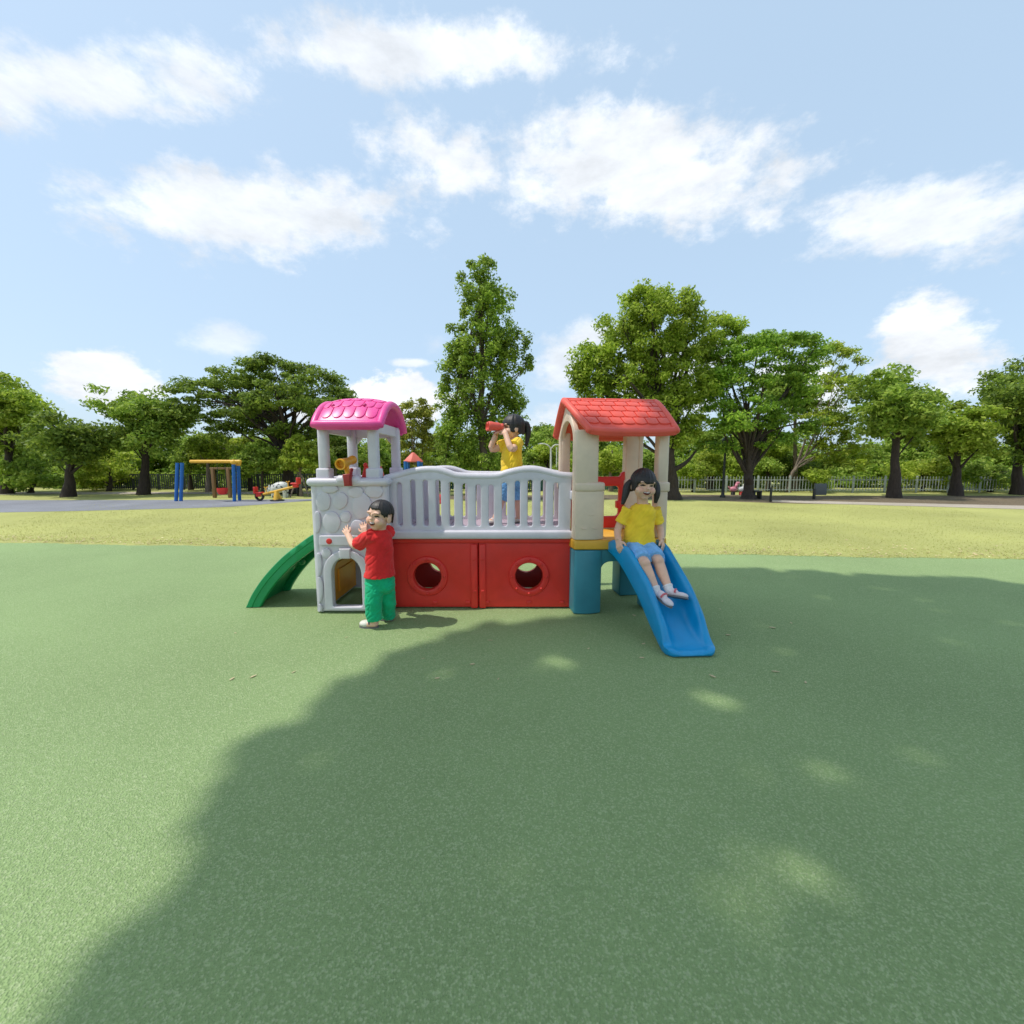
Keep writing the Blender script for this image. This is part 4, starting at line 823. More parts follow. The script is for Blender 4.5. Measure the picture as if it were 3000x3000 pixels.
# seesaw
B0 = gnd(812, 1467); Yz = B0.y; ss = thing('seesaw', (B0.x, Yz, 0), 'yellow seesaw with red seats tilted up to the right on the grey pad', 'seesaw')
l_, r_ = at(757, 1452, Yz), at(868, 1424, Yz); d_ = (r_ - l_).normalized()
MB().tube([l_, r_], .042, 12, True, True).build('beam', m_swy, ss)
fu = MB(); m0 = at(810, 1440, Yz); fu.tube([m0 + Vector((0, 0, .02)), (m0.x + .02, Yz - .1, .0)], [.06, .09], 12); fu.tube([m0, (m0.x + .10, Yz + .06, .0)], [.05, .06], 10); fu.build('pivot', m_swy, ss)
MB().lathe([(.22, 0), (.22, .03), (.10, .06)], Matrix.Translation((m0.x + .02, Yz - .02, 0)), 18).build('base_plate', m_post, ss)
for p, s, tilt in ((l_, 1, 0), (r_, -1, 0)):
    st = MB(); c = p + d_ * .02 * s; st.box(c + Vector((0, 0, .09)), (.26, .22, .05), .02); st.box(c + Vector((-.10 * s, 0, .19)), (.06, .22, .20), .02); st.box(c + Vector((0, 0, .02)), (.16, .12, .12), .02); st = st.build('seat', m_red, ss)
    h = MB(); q = p + d_ * .28 * s; h.tube([q, q + Vector((0, 0, .20)), q + Vector((0, .10, .22))], .018, 8); h.tube([q + Vector((0, 0, .20)), q + Vector((0, -.10, .22))], .018, 8); h.build('handle', m_swy, ss)
ty = MB(); ty.lathe([(.10, -.05), (.14, -.05), (.16, 0), (.14, .05), (.10, .05)], Matrix.Translation((l_.x + .04, Yz, .155)) @ Matrix.Rotation(R(90), 4, 'X'), 18, False); ty.build('tyre_buffer', m_post, ss)
# spotted riding animal beyond the seesaw
sp_m, nt, b = newmat('spotted_white'); tc = N(nt, 'ShaderNodeTexCoord'); vo = N(nt, 'ShaderNodeTexNoise', i_Scale=9.0, i_Detail=1.0); L(nt, tc.outputs['Object'], vo.inputs['Vector']); rp = ramp(nt, [(.0, (.05, .05, .05)), (.40, (.06, .06, .06)), (.45, (.62, .62, .58)), (1, (.70, .70, .66))]); L(nt, vo.outputs['Fac'], rp.inputs['Fac']); L(nt, rp.outputs['Color'], b.inputs['Base Color']); b.inputs['Roughness'].default_value = .5
A0 = at(815, 1428, 15.6); rd = thing('play_animal', (A0.x, 15.6, 0), 'white riding animal with black spots behind the seesaw', 'play animal')
k_ = 1.0; ab = MB(); ab.ell((A0.x + .05, 15.6, A0.z), (.34, .17, .20), Matrix.Rotation(R(-14), 3, 'Y')); ab.ell((A0.x - .30, 15.6, A0.z - .08), (.14, .11, .13)); ab.ell((A0.x - .40, 15.6, A0.z - .14), (.08, .08, .08)); ab.ell((A0.x - .28, 15.52, A0.z + .04), (.03, .02, .06)); ab.ell((A0.x - .28, 15.68, A0.z + .04), (.03, .02, .06)); ab.build('body', sp_m, rd, 180, False)
for dx in (-.16, .26):
    for dy in (-.09, .09): MB().tube([(A0.x + dx, 15.6 + dy, A0.z - .08), (A0.x + dx, 15.6 + dy, -.005)], [.065, .05], 10).build('leg', sp_m, rd)
# stakes of the young tree
for i, (a, b) in enumerate((((874, 1390), (850, 1462)), ((884, 1392), (905, 1456)))):
    p0, p1 = at(*a, 16.1 - .05 * i), at(*b, 15.7 if i == 0 else 16.0); p1.z = -.01; tag(MB().tube([p0, p1], .026, 8).build('stake', bk_pale), 'wooden stake leaning to the ' + ('left' if i == 0 else 'right') + ' against the young yellow green tree', 'stake')
bn = thing('bench', gnd(910, 1452), 'low dark bench by the staked young tree', 'bench'); p = gnd(905, 1452)
MB().box((p.x, p.y, .34), (.95, .28, .05), .01).build('seat', m_post, bn)
for dx in (-.38, .38): MB().box((p.x + dx, p.y, .155), (.06, .26, .315), .01).build('leg', m_post, bn)
# toy tower far behind the bridge
Yt = 13.6; c = at(1213, 1430, Yt); tt = thing('toy_tower', (c.x, Yt, 0), 'far small play tower with red cone roof on blue posts seen above the bridge', 'play tower')
z0, z1 = at(1213, 1351, Yt).z, at(1213, 1326, Yt).z
MB().lathe([(.30, z0 - .03), (.31, z0), (.04, z1), (.001, z1 + .01)], Matrix.Translation((c.x, Yt, 0)), 4).xf(Matrix()).build('roof', plastic('faded_coral', (.72, .16, .12), .5), tt)
for dx in (-.21, .21):
    for dy in (-.18, .18): MB().tube([(c.x + dx, Yt + dy, 0), (c.x + dx, Yt + dy, z0)], .05, 10).build('post', m_swb, tt)
MB().box((c.x, Yt, .42), (.5, .45, .06), .01).build('deck', m_red, tt)
MB().box((c.x - .30, Yt - .22, .58), (.06, .05, .36), .01).build('panel', m_white, tt)
a = MB(); a.box((c.x + .45, Yt - .2, .40), (.12, .2, .55), .02); a.build('side_panel', m_red, tt)
a = MB(); a.tube([(c.x + .85, Yt - .3, .0), (c.x + .85, Yt - .3, .10)], .14, 14); a.ell((c.x + .85, Yt - .3, .18), (.12, .12, .11)); tag(a.build('spring_toy', m_red, None, 180, False), 'small red toy on the lawn seen through the bridge slots', 'toy')
# ---------------------------------------------------------------- right: bar bench, board, spring riders beyond the fence
p = gnd(2235, 1461); bb = thing('bar_bench', (p.x, p.y, 0), 'low dark bar bench right of the forked trunk', 'bench')
x0, x1 = at(2206, 1450, p.y).x, at(2224, 1450, p.y).x
MB().box(((x0 + x1) / 2, p.y, .27), (x1 - x0 + .06, .30, .05), .01).build('seat', m_post, bb)
for xx in (x0, x1): MB().box((xx, p.y, .118), (.05, .26, .25), .01).build('leg', m_post, bb)
p = gnd(2257, 1470); tag(MB().box((p.x, p.y, at(2257, 1428, p.y).z / 2), (.055, .055, at(2257, 1428, p.y).z), .008).build('bollard', m_post), 'short dark post at the near end of the pale path', 'post')
p = gnd(2384, 1462); bd = thing('notice_board', (p.x, p.y, 0), 'dark board on a post at the right edge of the lawn', 'board'); z = at(2395, 1432, p.y).z
MB().box((p.x, p.y, z * .5), (.07, .07, z), .01).build('post', m_post, bd); MB().box((p.x + .22, p.y + .01, z - .02), (.42, .04, .40), .01).build('panel', plastic('slate_panel', (.07, .085, .09), .5), bd)
def rider(px, m, lab, base):
    p = at(px, 1433, 16.9); t = thing('spring_rider', (p.x, 16.9, 0), lab, 'spring rider'); z = p.z
    b = MB(); b.ell((p.x, 16.9, z), (.15, .09, .10)); b.tube([(p.x + .09, 16.9, z + .04), (p.x + .14, 16.9, z + .22)], [.065, .05], 12); b.ell((p.x + .18, 16.9, z + .24), (.085, .055, .055)); b.tube([(p.x - .13, 16.9, z + .03), (p.x - .20, 16.9, z + .11)], [.035, .015], 8); b.build('body', m, t, 180, False)
    sp = MB(); sp.tube([(p.x + .07 * math.cos(k * .6), 16.9 + .07 * math.sin(k * .6), -.005 + (z - .1) * k / 50) for k in range(51)], .014, 6); sp.build('spring', base, t)
rider(2148, plastic('rose_plastic', (.66, .24, .30)), 'pink spring rider beyond the picket fence', m_post); rider(2172, m_white, 'white spring rider beyond the picket fence', m_red)
# ---------------------------------------------------------------- people
def skinmat(name, rgb):
    m, nt, b = newmat(name)
    tc = N(nt, 'ShaderNodeTexCoord'); n1 = N(nt, 'ShaderNodeTexNoise', i_Scale=22.0, i_Detail=4.0); L(nt, tc.outputs['Object'], n1.inputs['Vector'])
    rp = ramp(nt, [(.3, scl(rgb, .93)), (.7, [min(1, rgb[0] * 1.05), rgb[1] * 1.02, rgb[2] * 1.0])]); L(nt, n1.outputs['Fac'], rp.inputs['Fac']); L(nt, rp.outputs['Color'], b.inputs['Base Color'])
    b.inputs['Roughness'].default_value = .48; b.inputs['Specular IOR Level'].default_value = .35
    b.inputs['Subsurface Weight'].default_value = .12; b.inputs['Subsurface Radius'].default_value = (.012, .005, .003)
    return m
m_skin = skinmat('skin', (.76, .48, .35)); m_lip = skinmat('lips', (.52, .17, .14)); m_mouth = plastic('mouth_inside', (.10, .016, .014), .4); m_teeth = plastic('teeth', (.62, .58, .52), .35); m_eye = plastic('eye_dark', (.012, .009, .008), .25); m_brow = plastic('eyebrow', (.20, .12, .09), .7); m_cheek = skinmat('cheek', (.76, .42, .31)); m_white_eye = plastic('eye_white', (.62, .60, .57), .3)
m_hair, nt, b = newmat('black_hair'); tc = N(nt, 'ShaderNodeTexCoord'); n1 = N(nt, 'ShaderNodeTexNoise', i_Scale=60.0, i_Detail=4.0); L(nt, tc.outputs['Object'], n1.inputs['Vector']); rp = ramp(nt, [(.3, (.008, .007, .008)), (.7, (.028, .022, .020))]); L(nt, n1.outputs['Fac'], rp.inputs['Fac']); L(nt, rp.outputs['Color'], b.inputs['Base Color']); b.inputs['Roughness'].default_value = .5
c_yel = cloth('yellow_cotton', (.96, .63, .04)); c_red = cloth('red_cotton', (.70, .026, .026)); c_grn = cloth('green_jersey', (.006, .40, .18)); c_blue = cloth('light_denim', (.20, .46, .80), .16, 30); c_sock = cloth('white_sock', (.78, .75, .75)); c_shoe = plastic('pale_pink_shoe', (.76, .66, .68), .5); c_sand = plastic('cream_sandal', (.74, .70, .62), .5); c_sole = plastic('grey_sole', (.17, .16, .16), .6); c_sandg = plastic('grey_sandal', (.16, .17, .20), .5)
def remesh(mb, voxel, it=6, fac=.5, fold=0.0, fs=(9, 9, 22), seed=0, zmin=None):
    me = mb.mesh('tmp'); o = bpy.data.objects.new('tmp', me); COL.objects.link(o)
    r = o.modifiers.new('r', 'REMESH'); r.mode = 'VOXEL'; r.voxel_size = voxel; r.use_smooth_shade = True
    if it:
        s = o.modifiers.new('s', 'SMOOTH'); s.factor = fac; s.iterations = it
    dg = bpy.context.evaluated_depsgraph_get(); dg.update()
    out = bpy.data.meshes.new_from_object(o.evaluated_get(dg)); bpy.data.objects.remove(o); bpy.data.meshes.remove(me)
    if fold:
        n = len(out.vertices); co = [v.co.copy() for v in out.vertices]; nr = [v.normal.copy() for v in out.vertices]
        for v, c, q in zip(out.vertices, co, nr):
            a = mnoise.noise((c.x * fs[0] + seed, c.y * fs[1], c.z * fs[2] + c.x * 9)); a2 = mnoise.noise((c.x * fs[0] * 2.3, c.y * fs[1] * 2.3 + seed, c.z * fs[2] * 2 - c.x * 14))
            v.co = c + q * (fold * (a * .8 - max(0, .28 - abs(a2)) * 1.3))
    if zmin is not None:
        for v in out.vertices: v.co.z = max(v.co.z, zmin)
    for p in out.polygons: p.use_smooth = True
    return out
def frame(f, up=(0, 0, 1), tilt=0.0):
    f = Vector(f).normalized(); up = Vector(up); x = f.cross(up).normalized(); u = x.cross(f).normalized()
    if tilt: q = Matrix.Rotation(tilt, 3, f); x = q @ x; u = q @ u
    return Matrix((x, f, u)).transposed()                       # columns: subject's right, forward, up
def head(mb, c, Q, s=1.0):
    c = Vector(c); T = lambda x, y, z: c + Q @ (Vector((x, y, z)) * s)
    E = lambda p, r: mb.ell(T(*p), [k * s for k in r], Q, 24, 16)
    E((0, -.010, .022), (.076, .090, .084)); E((0, .018, -.036), (.064, .063, .062)); E((0, .034, -.078), (.030, .034, .026))
    for k in (-1, 1):
        E((k * .037, .044, -.034), (.036, .036, .034)); E((k * .078, -.010, -.016), (.011, .021, .029))
        E((k * .030, .072, .026), (.026, .014, .012))
    E((0, .086, -.016), (.012, .015, .011)); E((0, .079, .004), (.008, .012, .02)); E((0, .070, -.053), (.022, .016, .015))
def paint_face(me, c, Q, s, smile=1.0, closed=False):
    Qi = Q.transposed(); c = Vector(c)
    for p in me.polygons:
        q = Qi @ (p.center - c) / s
        if q.y < .035 or q.z > .06 or q.z < -.10: continue
        x, z = abs(q.x), q.z; i = 0
        zc = -.051 + 6.5 * q.x ** 2 * smile                     # mouth curve, corners up
        if x < .030 * smile and abs(z - zc) < .0145 * (1 - (x / .031) ** 2) ** .5 * smile if x < .030 else False: i = 1
        if i == 1 and abs(z - zc) < .0105 * (1 - min(1, x / .027) ** 2) ** .5 * smile: i = 3 if zc + .003 < z < zc + .0085 else 2
        ez = .004 - 5 * (x - .033) ** 2
        if ((x - .033) / .017) ** 2 + ((z - ez) / (.0042 if closed else .0062)) ** 2 < 1: i = 4
        if not closed and .018 < abs(x - .033) < .0185 and abs(z - ez) < .003: i = 6
        bz = .026 - 6 * (x - .036) ** 2
        if abs(x - .036) < .017 and abs(z - bz) < .0022: i = 5
        if i == 0 and ((x - .042) / .020) ** 2 + ((z + .028) / .018) ** 2 < 1: i = 7
        if i: p.material_index = i
SKINS = [m_skin, m_lip, m_mouth, m_teeth, m_eye, m_brow, m_white_eye, m_cheek]
def hair(c, Q, s, line, rad, voxel=.0032, nst=70, skull=((0, -.012, .024), (.079, .094, .087)), part=None, extra=None, fine=.35):
    """strands combed from the crown down to a hairline given per azimuth (0 = forehead, 180 = nape)"""
    mb = MB(); c = Vector(c); sc, sr = Vector(skull[0]), Vector(skull[1]); rr = random.Random(3)
    for k in range(nst):
        rk = rr.uniform(.75, 1.25)
        az = 2 * math.pi * (k + rr.uniform(-.3, .3)) / nst; deg = abs((math.degrees(az) + 180) % 360 - 180)
        zt = line(deg) + rr.uniform(-.006, .006); pts, rd = [], []
        for j in range(9):
            th = R(6) + (R(100) - R(6)) * j / 8
            d = Vector((math.sin(az) * math.sin(th), math.cos(az) * math.sin(th), math.cos(th)))
            q = sc + Vector((d.x * sr.x, d.y * sr.y, d.z * sr.z)) * (1.03 + .03 * (rk - 1))
            if q.z < zt: break
            pts.append(q); rd.append(rad * rk * (1 - .25 * j / 8))
        e = pts[-1]
        if e.z - zt > .006: pts.append(Vector((e.x * 1.0, e.y * 1.0, zt))); rd.append(rad * .55)
        mb.tube([c + Q @ (p * s) for p in pts], [r * s for r in rd], 7)
    mb.ell(c + Q @ (Vector((0, -.018, .034)) * s), [k * s for k in (.075, .085, .079)], Q)
    if extra: extra(mb)
    return remesh(mb, voxel, 2, fine)
def hand(mb, w, d, n, t, s=1.0, curl=.5, spread=.12, thumb=.6):
    """w wrist, d towards the fingers, n out of the palm, t towards the thumb"""
    w, d = Vector(w), Vector(d).normalized(); n = Vector(n); n = (n - d * n.dot(d)).normalized(); t0 = d.cross(n); t = t0 if t0.dot(Vector(t)) > 0 else -t0
    for k in (-.014, -.005, .005, .014): mb.cap(w + t * k * s * .8, w + (d * .046 + t * k * 1.25) * s, .0115 * s, .0105 * s, 10)
    for k, ln in ((.021, .92), (.0075, 1.05), (-.006, 1.0), (-.019, .80)):
        b = w + (d * .046 + t * k) * s; a = k / .021 * spread; di = (d + t * a).normalized(); cu = curl
        for seg, r in ((.022, .0078), (.016, .0070), (.013, .0062)):
            di = (di * math.cos(cu) + n * math.sin(cu)).normalized(); e = b + di * seg * ln * s; mb.cap(b, e, r * s, r * .9 * s, 9); b = e
            cu *= 1.0; n_ = n
    b = w + (d * .012 + t * .018) * s; di = (d * .55 + t * .75 + n * .25 * thumb).normalized()
    e = b + di * .026 * s; mb.cap(b, e, .0105 * s, .0085 * s, 9); di = (d * .85 + t * .25 + n * .5 * thumb).normalized(); mb.cap(e, e + di * .022 * s, .0085 * s, .0068 * s, 9)
def rings(mb, lst, f, seg=22, pw=2.3):
    """torso-like loft: (centre, half width, half depth) with the widths across the facing direction"""
    f = Vector(f); f.z = 0; f.normalize(); x = f.cross(Vector((0, 0, 1))); out = []
    for c, a, b in lst:
        ring = []
        for k in range(seg):
            t = 2 * math.pi * k / seg; ct, st = math.cos(t), math.sin(t)
            ring.append(Vector(c) + x * a * math.copysign(abs(ct) ** (2 / pw), ct) + f * b * math.copysign(abs(st) ** (2 / pw), st))
        out.append(ring)
    mb.loft(out)
def limb(mb, pts, rad, seg=14): mb.tube(spline(pts, 4) if len(pts) > 2 else pts, [rad[0] + (rad[-1] - rad[0]) * i / (4 * (len(pts) - 1) if len(pts) > 2 else 1) for i in range((4 * (len(pts) - 1) if len(pts) > 2 else 1) + 1)], seg)
def shoe(parent, heel, toe, w, m, sole_m, name='shoe', h=.042, up=Vector((0, 0, 1)), strap=None):
    heel, toe = Vector(heel), Vector(toe); d = (toe - heel); Ln = d.length; d.normalize(); side = d.cross(up).normalized(); u = side.cross(d)
    Qm = Matrix((d, side, u)).transposed(); mb = MB()
    mb.ell(heel + d * Ln * .28 + u * h * .62, (Ln * .30, w * .46, h * .62), Qm); mb.ell(heel + d * Ln * .68 + u * h * .42, (Ln * .34, w * .52, h * .44), Qm); mb.ell(heel + d * Ln * .5 + u * h * .45, (Ln * .45, w * .44, h * .40), Qm)
    o = link(name, remesh(mb, .004, 3), m, parent)
    sb = MB(); pts = [heel + d * Ln * (.5 + .53 * math.cos(a)) + side * w * (.50 + .05 * math.cos(a)) * math.sin(a) for a in [2 * math.pi * k / 24 for k in range(24)]]
    sb.loft([[p - u * .002 for p in pts], [p + u * .009 for p in pts]]); sb.build('sole', sole_m, o)
    if strap:
        st = MB(); a = heel + d * Ln * .42; st.tube([a + side * w * .48 * math.cos(t) + u * (h * .55 + h * .62 * math.sin(t)) for t in [math.pi * k / 10 for k in range(11)]], .007, 8); st.build('strap', strap, o)
    return o
def collar(shirt, c, f, a, b, m):
    f = Vector(f); f.z = 0; f.normalize(); x = f.cross(Vector((0, 0, 1))); mb = MB(); rg = []
    for k in range(28):
        t = 2 * math.pi * k / 28; o = x * math.cos(t) * a + f * math.sin(t) * b; p = Vector(c) + o - Vector((0, 0, .010 * max(0, math.sin(t)))); d = o.normalized()
        rg.append([p + d * .0075 * math.cos(q) + Vector((0, 0, .0095 * math.sin(q))) for q in [2 * math.pi * j / 8 for j in range(8)]])
    mb.loft(rg + [rg[0]], False); mb.build('collar', m, shirt)
# ================= boy at the tower wall
f = Vector((-.88, .47, 0)).normalized(); lft = Vector((-f.y, f.x, 0))
boy = thing('person', gnd(1120, 1832), 'toddler boy in red T-shirt and green trousers leaning on the grey stone tower, looking back', 'person')
Yb = 3.22; neck = at(1112, 1552, Yb); pel = at(1113, 1700, Yb + .02)
hc = at(1113, 1511, Yb - .02); hf = Vector((-.42, -.90, .04)); Q = frame(hf, tilt=R(-6)); hs = 1.05
ls, rs = neck + lft * .088 + Vector((0, 0, -.030)), neck - lft * .088 + Vector((0, 0, -.030))
le, lw = at(1041, 1598, 3.25), at(1020, 1568, 3.405); re_, rw = at(1078, 1585, 3.40), at(1069, 1562, 3.44)
lh_, rh_ = pel + lft * .048, pel - lft * .048
kn_l, an_l = at(1093, 1765, 3.17), at(1098, 1822, 3.17); kn_r, an_r = at(1135, 1760, 3.28), at(1139, 1812, 3.32)
bm_ = MB(); head(bm_, hc, Q, hs)
bm_.cap(neck + Vector((0, 0, -.03)), hc + Vector((.01, 0, -.04)), .040, .042)
rings(bm_, [(pel + Vector((0, 0, -.06)), .066, .058), (pel, .082, .072), (pel.lerp(neck, .4), .082, .068), (pel.lerp(neck, .75), .080, .052), (neck + Vector((0, 0, -.03)), .066, .044), (neck + Vector((0, 0, -.002)), .036, .036)], f)
limb(bm_, [ls, le, lw], [.036, .023]); limb(bm_, [rs, re_, rw], [.034, .023])
hand(bm_, lw, at(1008, 1546, 3.455) - lw, (0.1, 1, -.1), (1, 0, .3), 1.0, .10, .30, .2); hand(bm_, rw, at(1066, 1544, 3.458) - rw, (0, 1, 0), (-1, 0, .2), 1.0, .12, .25, .2)
limb(bm_, [lh_ + Vector((0, 0, -.05)), kn_l, an_l], [.05, .034]); limb(bm_, [rh_ + Vector((0, 0, -.05)), kn_r, an_r], [.05, .034])
for a, td in ((an_l, Vector((-1, .05, 0))), (an_r, Vector((-1, .25, 0)))): bm_.cap(Vector((a.x, a.y, .035)), Vector((a.x, a.y, .025)) + td * .07, .028, .020)
me = remesh(bm_, .0032, 4); paint_face(me, hc, Q, hs); link('body', me, SKINS, boy)
hl = lambda d: .052 - .0 * d if d < 38 else (.052 - .052 * (d - 38) / 22 if d < 60 else (0.0 if d < 78 else (.022 if d < 112 else .022 - .075 * min(1, (d - 112) / 28))))
link('hair', hair(hc, Q, hs, hl, .0085, .0032, 90, ((0, -.012, .022), (.0765, .0915, .0845))), m_hair, boy)
sh = MB()
rings(sh, [(at(1113, 1686, Yb + .01), .118, .108), (at(1113, 1676, Yb + .01), .114, .098), (at(1113, 1640, Yb), .106, .092), (at(1112, 1595, Yb), .103, .084), (neck + Vector((0, 0, -.045)), .100, .072), (neck + Vector((0, 0, -.018)), .080, .060), (neck + Vector((0, 0, -.002)), .054, .052)], f)
sl_l = ls.lerp(le, .80); sl_r = rs.lerp(re_, .7)
sh.tube([ls + Vector((0, 0, -.004)) - (le - ls) * .12, ls.lerp(le, .45), sl_l], [.058, .056, .056], 16); sh.tube([rs - (re_ - rs) * .12, sl_r], [.055, .052], 16)
st_ = link('shirt', remesh(sh, .0045, 5, .5, .013, (5, 5, 10), 2), c_red, boy); collar(st_, neck + Vector((0, 0, -.006)), f, .052, .050, c_red)
pn = MB()
rings(pn, [(at(1113, 1724, Yb + .02), .108, .104), (at(1113, 1700, Yb + .02), .112, .106), (at(1113, 1676, Yb + .01), .104, .092)], f)
bt = pel - f * .052 + Vector((0, 0, -.035)); pn.ell(bt, (.075, .075, .062))
limb(pn, [lh_ + Vector((0, 0, -.02)), kn_l, at(1098, 1817, 3.17)], [.078, .058], 18); limb(pn, [rh_ + Vector((0, 0, -.02)), kn_r, at(1139, 1806, 3.32)], [.076, .052], 18)
link('trousers', remesh(pn, .0045, 5, .5, .012, (6, 6, 15), 9), c_grn, boy)
shoe(boy, gnd(1109, 1838) + Vector((0, 0, .002)), gnd(1055, 1836) + Vector((0, 0, .002)), .074, c_sand, c_sole, 'sandal', .062, strap=c_sandg)
shoe(boy, gnd(1150, 1818) + Vector((0, 0, .002)), gnd(1104, 1812) + Vector((0, 0, .002)), .072, c_sandg, c_sole, 'sandal', .058, strap=c_sand)
# ================= girl seated on the slide
gs = thing('person', at(1870, 1615, 3.40), 'girl with black pigtails, yellow shirt and blue shorts laughing at the top of the slide', 'person')
f = Vector((.05, -1, 0)).normalized(); Yg = 3.42
neck = at(1883, 1474, Yg); hip = at(1871, 1604, Yg - .02); hc = at(1885, 1422, Yg - .03); hs = 1.09; Q = frame((.10, -1, -.03), tilt=R(-4))
sL, sR = at(1839, 1494, Yg), at(1919, 1494, Yg + .01)
eL, wL = at(1811, 1549, Yg + .0), at(1812, 1585, 3.31); eR, wR = at(1933, 1547, Yg + .03), at(1938, 1582, 3.36)
hL, kL, aL = at(1853, 1607, 3.39), at(1889, 1652, 3.12), at(1925, 1738, 3.0); hR, kR, aR = at(1893, 1606, 3.40), at(1929, 1645, 3.17), at(1962, 1733, 3.03)
bm_ = MB(); head(bm_, hc, Q, hs); bm_.cap(neck + Vector((0, .005, -.03)), hc + Vector((0, .02, -.05)), .042, .046)
rings(bm_, [(hip + Vector((0, 0, -.03)), .088, .075), (hip + Vector((0, 0, .04)), .092, .075), (hip.lerp(neck, .45), .088, .066), (hip.lerp(neck, .75), .088, .052), (neck + Vector((0, 0, -.035)), .078, .042), (neck, .040, .038)], f)
limb(bm_, [sL, eL, wL], [.037, .025]); limb(bm_, [sR, eR, wR], [.037, .025])
hand(bm_, wL, Vector((.02, -.55, -.8)), (.75, .35, -.5), (1, -.3, .2), 1.12, .42, .15, .8); hand(bm_, wR, Vector((.12, -.5, -.8)), (-.75, .35, -.5), (-1, -.3, .2), 1.12, .42, .15, .8)
limb(bm_, [hL, kL], [.066, .044]); limb(bm_, [hR, kR], [.066, .044])
for k, a in ((kL, aL), (kR, aR)):
    bm_.ell(k + Vector((0, -.004, .002)), (.041, .043, .043)); c = k.lerp(a, .32) + Vector((0, .008, -.006)); bm_.tube([k, c, k.lerp(a, .75), a], [.040, .042, .031, .027], 14)
tdL, tdR = Vector((.42, -.62, -.30)).normalized(), Vector((.80, -.50, .0)).normalized()
for a, td in ((aL, tdL), (aR, tdR)): bm_.cap(a, a + td * .07 + Vector((0, 0, -.02)), .027, .020)
me = remesh(bm_, .0034, 4); paint_face(me, hc, Q, hs, .92); link('body', me, SKINS, gs)
bang = lambda d: .019 if d < 50 else (.019 - .060 * (d - 50) / 12 if d < 62 else (-.040 if d < 84 else (-.012 if d < 100 else -.05)))
link('hair', hair(hc, Q, hs, bang, .0125, .0034, 96), m_hair, gs)
def pigtail(pts, rad, parent, tie_m, name='pigtail'):
    mb = MB(); P = spline(pts, 6); rr = random.Random(5)
    for k in range(12):
        a = 2 * math.pi * k / 12; o = Vector((math.cos(a), math.sin(a) * .8, .25 * math.sin(a * 2)))
        n = len(P); mb.tube([p + o * rad * .62 * math.sin(math.pi * (.12 + .80 * i / (n - 1))) ** .8 for i, p in enumerate(P)], [rad * (.42 - .26 * i / (n - 1)) for i in range(n)], 7)
    o = link(name, remesh(mb, .0036, 2, .3), m_hair, parent)
    d = (P[1] - P[0]).normalized(); tm = MB(); tm.lathe([(.014, -.007), (.021, -.004), (.021, .004), (.014, .007)], Matrix.Translation(P[0]) @ d.to_track_quat('Z', 'Y').to_matrix().to_4x4(), 14); tm.build('hair_tie', tie_m, o)
m_tie = cloth('pink_hair_tie', (.62, .14, .16))
pigtail([at(1850, 1408, Yg), at(1839, 1422, Yg), at(1833, 1446, Yg - .01), at(1824, 1478, Yg - .02)], .036, gs, m_tie); pigtail([at(1913, 1404, Yg + .02), at(1922, 1420, Yg + .02), at(1925, 1446, Yg), at(1920, 1474, Yg)], .033, gs, m_tie)
sh = MB()
rings(sh, [(at(1872, 1600, Yg - .01), .132, .098), (at(1872, 1590, Yg - .01), .130, .098), (at(1873, 1560, Yg - .01), .120, .090), (at(1876, 1525, Yg), .112, .084), (neck + Vector((0, 0, -.055)), .112, .074), (neck + Vector((0, 0, -.022)), .092, .060), (neck + Vector((0, 0, -.004)), .058, .050)], f)
for s_, e_ in ((sL, eL), (sR, eR)): sh.tube([s_ - (e_ - s_) * .10, s_.lerp(e_, .35), s_.lerp(e_, .70)], [.052, .053, .054], 16)
st_ = link('shirt', remesh(sh, .0045, 5, .5, .012, (5, 5, 10), 5), c_yel, gs); collar(st_, neck + Vector((0, 0, -.010)), f, .058, .050, c_yel)
so_ = MB()
rings(so_, [(hip + Vector((0, -.01, -.045)), .108, .096), (hip + Vector((0, 0, .03)), .112, .094)], f)
for h_, k_ in ((hL, kL), (hR, kR)): so_.tube([h_ + (h_ - k_) * .1, h_.lerp(k_, .5), h_.lerp(k_, .86)], [.084, .080, .071], 18)
link('shorts', remesh(so_, .0045, 5, .5, .009, (11, 11, 18), 8), c_blue, gs)
for a, k, td in ((aL, kL, tdL), (aR, kR, tdR)):
    sm = MB(); u = (k - a).normalized(); sm.tube([a + u * .048, a + u * .01, a + Vector((0, 0, -.012)) + td * .012], [.034, .032, .033], 14); sm.tube([a + u * .050, a + u * .036], [.037, .037], 14); link('sock', remesh(sm, .004, 2), c_sock, gs)
    upv = (u - td * u.dot(td)).normalized(); shoe(gs, a - u * .040 - td * .040, a - u * .040 + td * .110, .070, c_shoe, c_sole, 'shoe', .050, upv, m_tie)
